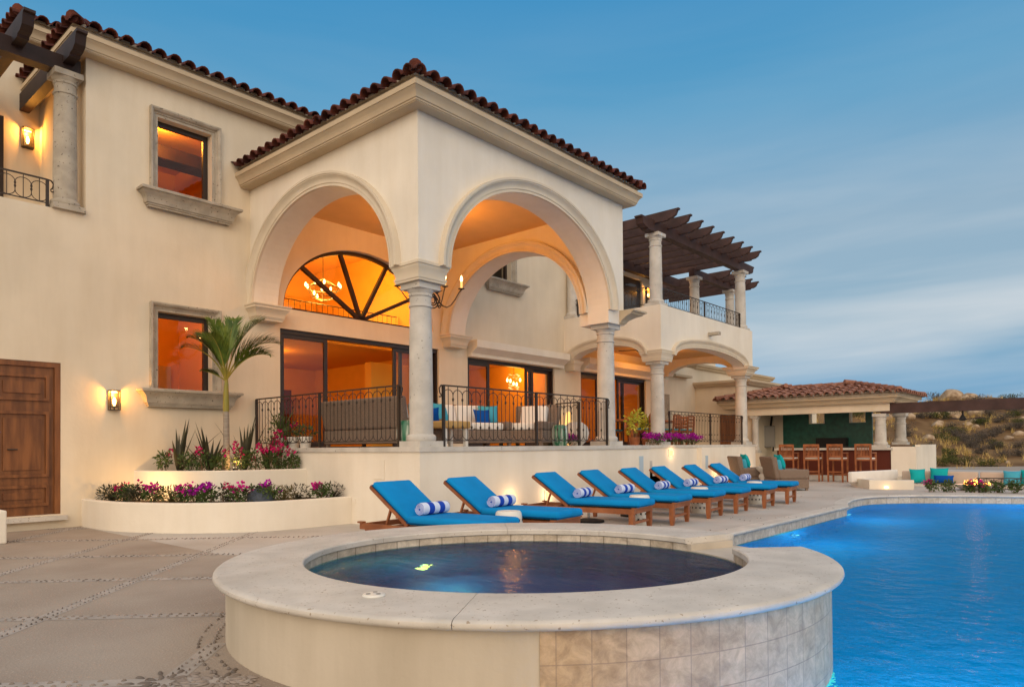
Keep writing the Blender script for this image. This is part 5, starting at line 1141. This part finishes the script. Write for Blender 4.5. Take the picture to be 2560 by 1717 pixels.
q = MB(); q.box((20.0, 2.071, -.005), (20.15, 3.5, 2.45)); q.box((18.2, 2.52, -.005), (20.0, 2.70, 2.45)); q.box((17.9, 2.15, .156), (18.4, 2.65, .90)); q.build('back_wall', 'stucco', BP)
q = MB(); q.box((19.0, -.5, .9), (19.99, .9, 1.12)); q.box((19.6, -.25, 1.12), (19.98, .75, 1.42)); q.build('cooker', 'black', BP)
column(18.12, 2.38, .90, 2.24, .12, BP); column(18.12, -1.74, 1.07, 2.16, .165, BP); column(19.35, -2.05, 1.16, 2.2, .165, BP)
q = MB(); q.box((17.95, -2.05, 2.24), (18.25, 2.62, 2.50)); q.box((18.25, -2.05, 2.24), (20.6, -1.80, 2.499)); q.box((18.25, -1.80, 2.44), (20.5, 2.62, 2.495)); q.build('lintel', 'stucco', BP)
q = MB(); q.sweep([(0, 0), (.14, 0), (.14, .03), (.17, .03), (.18, .07), (.22, .12), (.27, .15), (.27, .17), (.31, .17), (.31, .25), (0, .25)], [(20.7, 3.3, 2.50), (17.95, 3.3, 2.50), (17.95, -2.05, 2.50), (20.7, -2.05, 2.50)], ends=True); q.box((17.95, -2.05, 2.501), (20.7, 3.3, 2.74)); q.build('cornice', 'cornice', BP, 30)
hip_roof(17.58, 21.1, -2.42, 3.62, 2.80, R(13), 'roof', 'tile_faded', 'WSEN', BP, mort=True, sp=.30, r=.115, crs=.36)
t = thing('wall_panel', 'grey box panel on a dark bracket on the bar back wall', 'wall panel', (19.40, 2.50, 1.5)); q = MB(); q.rbox((0, 0, 0), (.14, .66, .80), .03, Matrix.Rotation(R(28), 4, 'Z')); q.build('cover', 'grey_panel', t, 40)
MB().beam((.05, -.25, -.55), (.22, -.25, .1), .04).build('bracket', 'black', t); MB().beam((.1, -.15, .35), (.25, -.15, .75), .06).build('bracket', 'black', t)
def bar_stool(label, y):
    t = thing('bar_stool', label, 'bar stool', (16.82, y, 0), R(random.uniform(-6, 6)), 'teak bar stools at the pool bar'); q = MB(); q.rbox((0, 0, .70), (.46, .48, .045), .01); q.build('seat', 'teak', t); q = MB(); q.rbox((.01, 0, .745), (.42, .44, .05), .02); q.build('seat_pad', 'cushion_white', t, 60)
    for s_ in (-1, 1):
        MB().beam((-.21, s_*.22, 0), (-.25, s_*.22, 1.17), .045).build('leg', 'teak', t); MB().beam((.20, s_*.22, 0), (.20, s_*.22, .92), .045).build('leg', 'teak', t); MB().beam((-.24, s_*.22, .92), (.23, s_*.22, .92), .05, .03).build('armrest', 'teak', t)
        MB().beam((-.20, s_*.22, .25), (.19, s_*.22, .25), .03, .04).build('stretcher', 'teak', t)
    q = MB(); q.beam((-.25, -.24, 1.165), (-.25, .24, 1.165), .05, .07); q.beam((-.232, -.20, .80), (-.232, .20, .80), .03, .05)
    for k in range(9): y_ = -.175+.35*k/8; q.beam((-.232, y_, .82), (-.248, y_, 1.14), .022, .014)
    q.build('backrest', 'teak', t); q = MB(); q.beam((.20, -.2, .22), (.20, .2, .22), .03, .05); q.beam((-.215, -.2, .32), (-.215, .2, .32), .03, .04); q.build('footrest', 'teak', t)
for i, y in enumerate((.72, -.05, -.80, -1.62)): bar_stool(['slatted teak bar stool behind the wicker armchairs', 'slatted teak bar stool second from the left at the bar', 'slatted teak bar stool third from the left at the bar', 'slatted teak bar stool nearest the white pier at the right end of the bar'][i], y)
for lab, x, y, lp in (('brown wicker armchair nearer the pool, its back to the loungers', 12.05, -.88, 'turquoise pillow on the nearer wicker armchair by the bar'), ('brown wicker armchair farther from the pool, partly hidden, by the terrace end', 12.75, .35, 'turquoise pillow on the farther wicker armchair by the terrace end')):
    sofa(lab, (x, y, 0), R(41), .92, .85, nb=1, group='wicker armchairs by the bar', name='wicker_armchair', hb=.88, ha=.55, seatm='sky_blue_fabric', backm='sky_blue_fabric')
    pillow(lp, (x-.10, y+.12, .74), R(41), R(-20), 'turquoise', .42)
t = thing('pedestal_table', 'pale turned stone pedestal table between the two wicker armchairs', 'table', (12.25, -.25, 0)); MB().lathe([(.20, 0), (.20, .06), (.13, .12), (.12, .2), (.17, .30), (.17, .36), (.12, .42), (.22, .52), (.24, .56), (.24, .60)], n=24).build('pedestal', 'stone_light', t, 40)

# ================================================================ FIRE PIT TERRACE
t = thing('low_wall', 'low white wall at the pool end of the sunken fire seating', 'wall'); q = MB(); q.plate([(14.25, -2.04), (13.45, -2.56), (13.78, -3.54), (14.1, -3.46), (13.85, -2.72), (14.9, -2.0), (16.2, -2.35), (16.2, -2.05), (14.9, -1.7)], [], -.005, .24, XY); q.build('wall', 'stucco_white', t)
t = thing('low_wall', 'low white wall end at the left edge, before the wooden door', 'wall'); MB().rbox((-5.2, 3.4, .215), (2.0, .3, .43), .02).build('wall', 'stucco_white', t)
t = thing('step_light', 'tiny lit step light at the foot of the low white wall', 'light', (13.57, -2.94, .05), R(-71)); MB().box((-.05, -.012, -.02), (.05, -.001, .03)).build('lens', 'spot_lit', t); lamp('glow', (0, -.1, .02), .4, parent=t)
t = thing('bench', 'long beige cushioned bench behind the fire bowl', 'bench'); q = MB(); q.box((15.6, -9.5, -.005), (16.75, -2.36, .06)); q.build('seat', 'stone_light', t); q = MB(); q.box((16.3, -9.5, .061), (16.75, -2.36, .24)); q.build('back_wall', 'stucco_white', t)
for y0, y1 in ((-4.62, -2.75), (-6.6, -4.66), (-8.6, -6.64)): q = MB(); q.rbox((16.22, (y0+y1)/2, .235), (.14, y1-y0, .34), .04); q.build('back_cushion', 'cushion_tan', t, 60)
q = MB(); q.rbox((0, 0, .28), (2.5, .14, .30), .04, Matrix.Translation((15.15, -2.25, 0)) @ Matrix.Rotation(R(-14), 4, 'Z')); q.build('side_cushion', 'cushion_white', t, 60)
for lab, x, y, z, rz, m_, s_, h in (('turquoise pillow at the left corner of the fire bench', 15.85, -3.22, .27, -60, 'turquoise', .42, .42), ('large turquoise pillow left of the middle of the fire bench', 16.0, -3.72, .30, -88, 'turquoise', .46, .42), ('dark blue lumbar pillow in front of the large turquoise pillow', 15.82, -3.86, .20, -88, 'royal_blue', .50, .22), ('grey-blue pillow toward the right end of the fire bench', 15.95, -5.40, .26, -95, 'sky_blue_fabric', .40, .40), ('turquoise pillow at the right edge of the fire bench', 16.0, -5.80, .29, -88, 'turquoise', .44, .40)):
    pillow(lab, (x, y, z), R(rz), R(-12), m_, s_, h=h)
t = thing('fire_bowl', 'round stone fire bowl with low orange flames', 'fire bowl', (14.35, -4.82, 0)); MB().lathe([(.30, 0), (.45, .10), (.48, .15), (.40, .15), (.30, .11)], n=28).build('bowl', 'stone_light', t, 40)
q = MB(); rn = random.Random(5)
for k in range(34):
    a, f = rn.uniform(0, 6.28), rn.uniform(0, .36); x, y = f*cos(a), f*sin(a); h = rn.uniform(.06, .20)*(1.1-f*1.6); q.tube([(x, y, .10), (x+.015, y+.01, .10+h*.5), (x-.01*rn.random(), y+.02*rn.random(), .12+h)], [.028, .02, .002], 5)
q.build('flames', 'flame', t); lamp('fire_glow', (0, 0, .38), 12, (1, .40, .10), .12, parent=t)
for i, (x, y, nf, m_) in enumerate(((13.05, -4.05, 60, 'magenta'), (13.25, -4.42, 0, 'magenta'), (13.40, -4.80, 46, 'crimson'), (13.42, -5.08, 40, 'magenta'), (13.55, -5.38, 0, 'magenta'), (13.62, -5.70, 0, 'magenta'), (13.72, -6.05, 0, 'magenta'))):
    flower_bush('flower_shrub', ['magenta flowering shrub at the pool end of the fire terrace', 'green leafy shrub right of the magenta one by the fire', 'reddish flowering shrub in front of the flames', 'magenta flowering shrub at the start of the low iron fence', 'green shrub behind the low iron fence, first from the left', 'green shrub behind the low iron fence, second from the left', 'green shrub behind the low iron fence, third from the left'][i], (x, y, 0), .19, .30, m_, nf, 600+i, 'shrubs along the far pool edge', nl=160, lsz=.07, fsz=.05)
railing('low black iron garden fence at the far pool edge, far right', (13.42, -5.0), (14.2, -7.6), 0, .36, (0, .5, 1), (True, False), group='low garden fence', period=.30, thing_name='garden_fence')
t = thing('pergola', 'long dark timber beam from the bar column over the fire seating', 'pergola'); q = MB(); beam_end(q, (18.1, -3.0), (0, -1), .24, .32, 2.165, 8); beam_end(q, (18.1, -3.0), (0, 1), .24, .32, 2.165, 1.55); q.build('beam', 'pergola_wood', t)
column(18.1, -10.6, 0, 2.165, .17, t)
t = thing('ceiling_fan', 'dark ceiling fan hanging from the long beam', 'fan', (18.1, -4.0, 1.93)); MB().lathe([(.02, 0), (.025, .235)], n=8).build('rod', 'black', t); MB().lathe([(.05, -.06), (.11, -.03), (.08, .03), (.03, .12)], n=16).build('motor', 'black', t)
for k in range(5): a = 2*pi*k/5+.35; MB().beam((.1*cos(a), .1*sin(a), -.01), (.70*cos(a), .70*sin(a), .01), .13, .012).build('blade', 'dark_wood', t)

# ================================================================ HILLSIDE
def boulder(label, x, y, r, seed):
    rn = random.Random(seed); bm = bmesh.new(); bmesh.ops.create_icosphere(bm, subdivisions=3, radius=1); pl = [(Vector((rn.uniform(-1, 1), rn.uniform(-1, 1), rn.uniform(-.6, 1))).normalized(), rn.uniform(.55, .9)) for _ in range(9)]; sc = Vector((rn.uniform(.9, 1.25), rn.uniform(.9, 1.25), rn.uniform(.65, .95)))
    for v in bm.verts:
        for n_, d_ in pl:
            k = v.co.dot(n_)-d_
            if k > 0: v.co -= n_*k*.85
        v.co = Vector((v.co.x*sc.x, v.co.y*sc.y, v.co.z*sc.z))*r
    me = bpy.data.meshes.new('boulder'); bm.to_mesh(me); bm.free(); me.materials.append(M['boulder']); o = bpy.data.objects.new('boulder', me); COL.objects.link(o); o.location = (x, y, hill_h(x, y)+r*.25); o.rotation_euler.z = rn.uniform(0, 6)
    return tag(o, label, 'rock', 'boulders on the hillside')
RK = [(66.1, 4.0, .95), (65.9, 2.6, .7), (53.1, 1.8, .62), (56.5, .9, .66), (49.0, 2.0, .46), (43.5, 1.6, .34), (50.9, .55, .28), (50.5, .05, .28), (49.8, 3.9, .46), (48.4, 5.0, .36), (49.8, -2.4, .36), (48.1, -2.1, .26), (37.3, -1.2, .12), (37.2, -2.1, .12), (37.5, -3.1, .11), (37.2, .8, .08), (38.4, -.4, .09), (52.2, .35, .26), (54.9, -2.2, .26), (56, 3.4, .5), (58, 2.4, .45), (47, .2, .2), (55, 4.6, .5)]
where = ['pale boulder on the crest left of the second crest boulder', 'pale boulder on the crest above the beam', 'large cracked boulder left of the ceiling fan', 'large boulder right of the ceiling fan rod', 'pinkish boulder between the dry grass and the fan', 'small square boulder over the dry grass by the column', 'small boulder below the fan motor', 'narrow boulder below the right fan blade', 'boulder just right of the right bar column', 'boulder seen between the two bar columns', 'pale boulder toward the right edge of the hillside', 'low pale boulder left of the right edge one', 'tiny pale stone low on the slope, below the fan', 'tiny stone low on the slope, right of the one below the fan', 'tiny stone low on the slope, far right', 'tiny stone in the dry grass above the bench', 'tiny stone in the soil patch above the bench', 'small boulder behind the right fan blade', 'small boulder near the right edge, higher up', 'boulder half way up behind the beam, left', 'boulder half way up behind the beam, by the fan rod', 'small stone among grey scrub below the fan', 'boulder high up behind the bar columns']
for i, (x, y, r) in enumerate(RK): boulder(where[i], x, y, r, 700+i)
SH = [(44.7, -.2, .33, 'g'), (45.2, -1.0, .38, 'g'), (47.8, .7, .24, 'd'), (51.7, -.2, .3, 'n'), (55.9, -.2, .35, 'g'), (54.2, -1.1, .37, 'g'), (58.8, -1.4, .4, 'g'), (44.3, 1.0, .24, 'n'), (34.4, .1, .25, 'n'), (34.5, -.4, .25, 'n'), (35.9, -.8, .25, 'n'), (35.5, -1.5, .27, 'n'), (40.0, -1.6, .28, 'g'), (42.7, -1.9, .3, 'g'), (39.6, -2.7, .24, 'g'), (40.6, -3.3, .26, 'g'), (44.5, -2.9, .26, 'g'), (51.3, 3.5, .3, 'g'), (52.0, 3.0, .24, 'g'), (50.0, -1.3, .3, 'g'), (51.2, -1.8, .28, 'g'), (69.2, 5.6, .55, 'g'), (35.6, -2.6, .25, 'n'), (52.9, -2.1, .28, 'n'), (47.5, -.6, .3, 'g'), (48.5, -1.2, .3, 'g'), (42.2, -.9, .3, 'g'), (60, .6, .4, 'g'), (62, -.8, .42, 'g'), (57, -2.6, .36, 'g'), (46.5, -3.4, .28, 'g'), (49, 1.2, .26, 'g'), (60, 3.2, .4, 'g'), (63, 1.4, .45, 'g'), (37, 1.4, .2, 'n'), (43, .4, .25, 'n')]
rs = random.Random(19)
for _ in range(60):
    dep = rs.uniform(38, 64); lat = rs.uniform(22, 46)*dep/50; q_ = CAM+W*dep+RR*lat; SH.append((q_.x, q_.y, rs.uniform(.2, .42)*dep/50, 'g' if rs.random() < .72 else 'n'))
protos = {}
def shrub(kind, seed):
    rn = random.Random(seed); t = thing('shrub', 'x', 'shrub', (0, 0, 0), 0, 'scrub bushes on the hillside'); q = MB()
    for _ in range(46 if kind == 'g' else 18):
        a, e_ = rn.uniform(0, 6.28), rn.uniform(.1, 1.25); l_ = rn.uniform(.6, 1.05); d = Vector((cos(a)*sin(e_), sin(a)*sin(e_), cos(e_))); m_ = d*l_*.5+Vector((rn.uniform(-.1, .1), rn.uniform(-.1, .1), 0)); q.tube([(0, 0, -.1), tuple(m_), tuple(d*l_)], [.02, .013, .004], 4)
        if kind == 'g':
            for _ in range(4): u = d*l_*rn.uniform(.4, .9); q.tube([tuple(u), tuple(u+Vector((rn.uniform(-.25, .25), rn.uniform(-.25, .25), rn.uniform(0, .3))))], [.010, .003], 3)
    q.build('branches', 'scrub_grey', t); q = MB()
    for _ in range(12):
        a, f = rn.uniform(0, 6.28), rn.uniform(.2, .8); leaves(q, 40 if kind == 'g' else 70, (f*cos(a), f*sin(a), rn.uniform(.25, .8)), (.34, .34, .28), .12, rn, 1.0, aspect=.35 if kind == 'g' else .5, shell=.1)
    q.build('foliage', 'scrub_grey' if kind == 'g' else 'scrub_green', t, fixn=False); return t
for i, (x, y, r, k) in enumerate(SH):
    k = 'n' if k in 'nd' else 'g'
    if k not in protos: o = protos[k] = shrub(k, 31 if k == 'g' else 32)
    else: o = copy_tree(protos[k])
    r *= 1.9; o.location = (x, y, hill_h(x, y)-.05); o.rotation_euler.z = i*1.7; o.scale = (r*1.2, r*1.2, r)
    o['label'] = ('grey leafless scrub bush among others on the dry hillside' if k == 'g' else 'dark green scrub bush among others on the dry hillside')
q = MB(); rn = random.Random(77)
for _ in range(2600):
    dep = rn.uniform(32, 68); lat = rn.uniform(9, 46)*dep/50; p = CAM+W*dep+RR*lat; cl = sin(p.x*.9+2)*sin(p.y*1.1+.5)+.5*sin(p.x*.37)*cos(p.y*.6)
    if p.y < -1.2 and rn.random() < .55: continue
    if cl < .0 and rn.random() < .75: continue
    z = hill_h(p.x, p.y); s_ = rn.uniform(.25, .55)
    for _ in range(9):
        a = rn.uniform(0, 6.28); o = len(q.v); x, y = p.x+rn.uniform(-.12, .12), p.y+rn.uniform(-.12, .12); w_ = .018; q.v += [(x-w_*sin(a), y+w_*cos(a), z-.03), (x+w_*sin(a), y-w_*cos(a), z-.03), (x+cos(a)*s_*.45, y+sin(a)*s_*.45, z+s_*rn.uniform(.6, 1))]; q.f.append((o, o+1, o+2))
tag(q.build('dry_grass', 'dry_grass', fixn=False), kind='stuff')
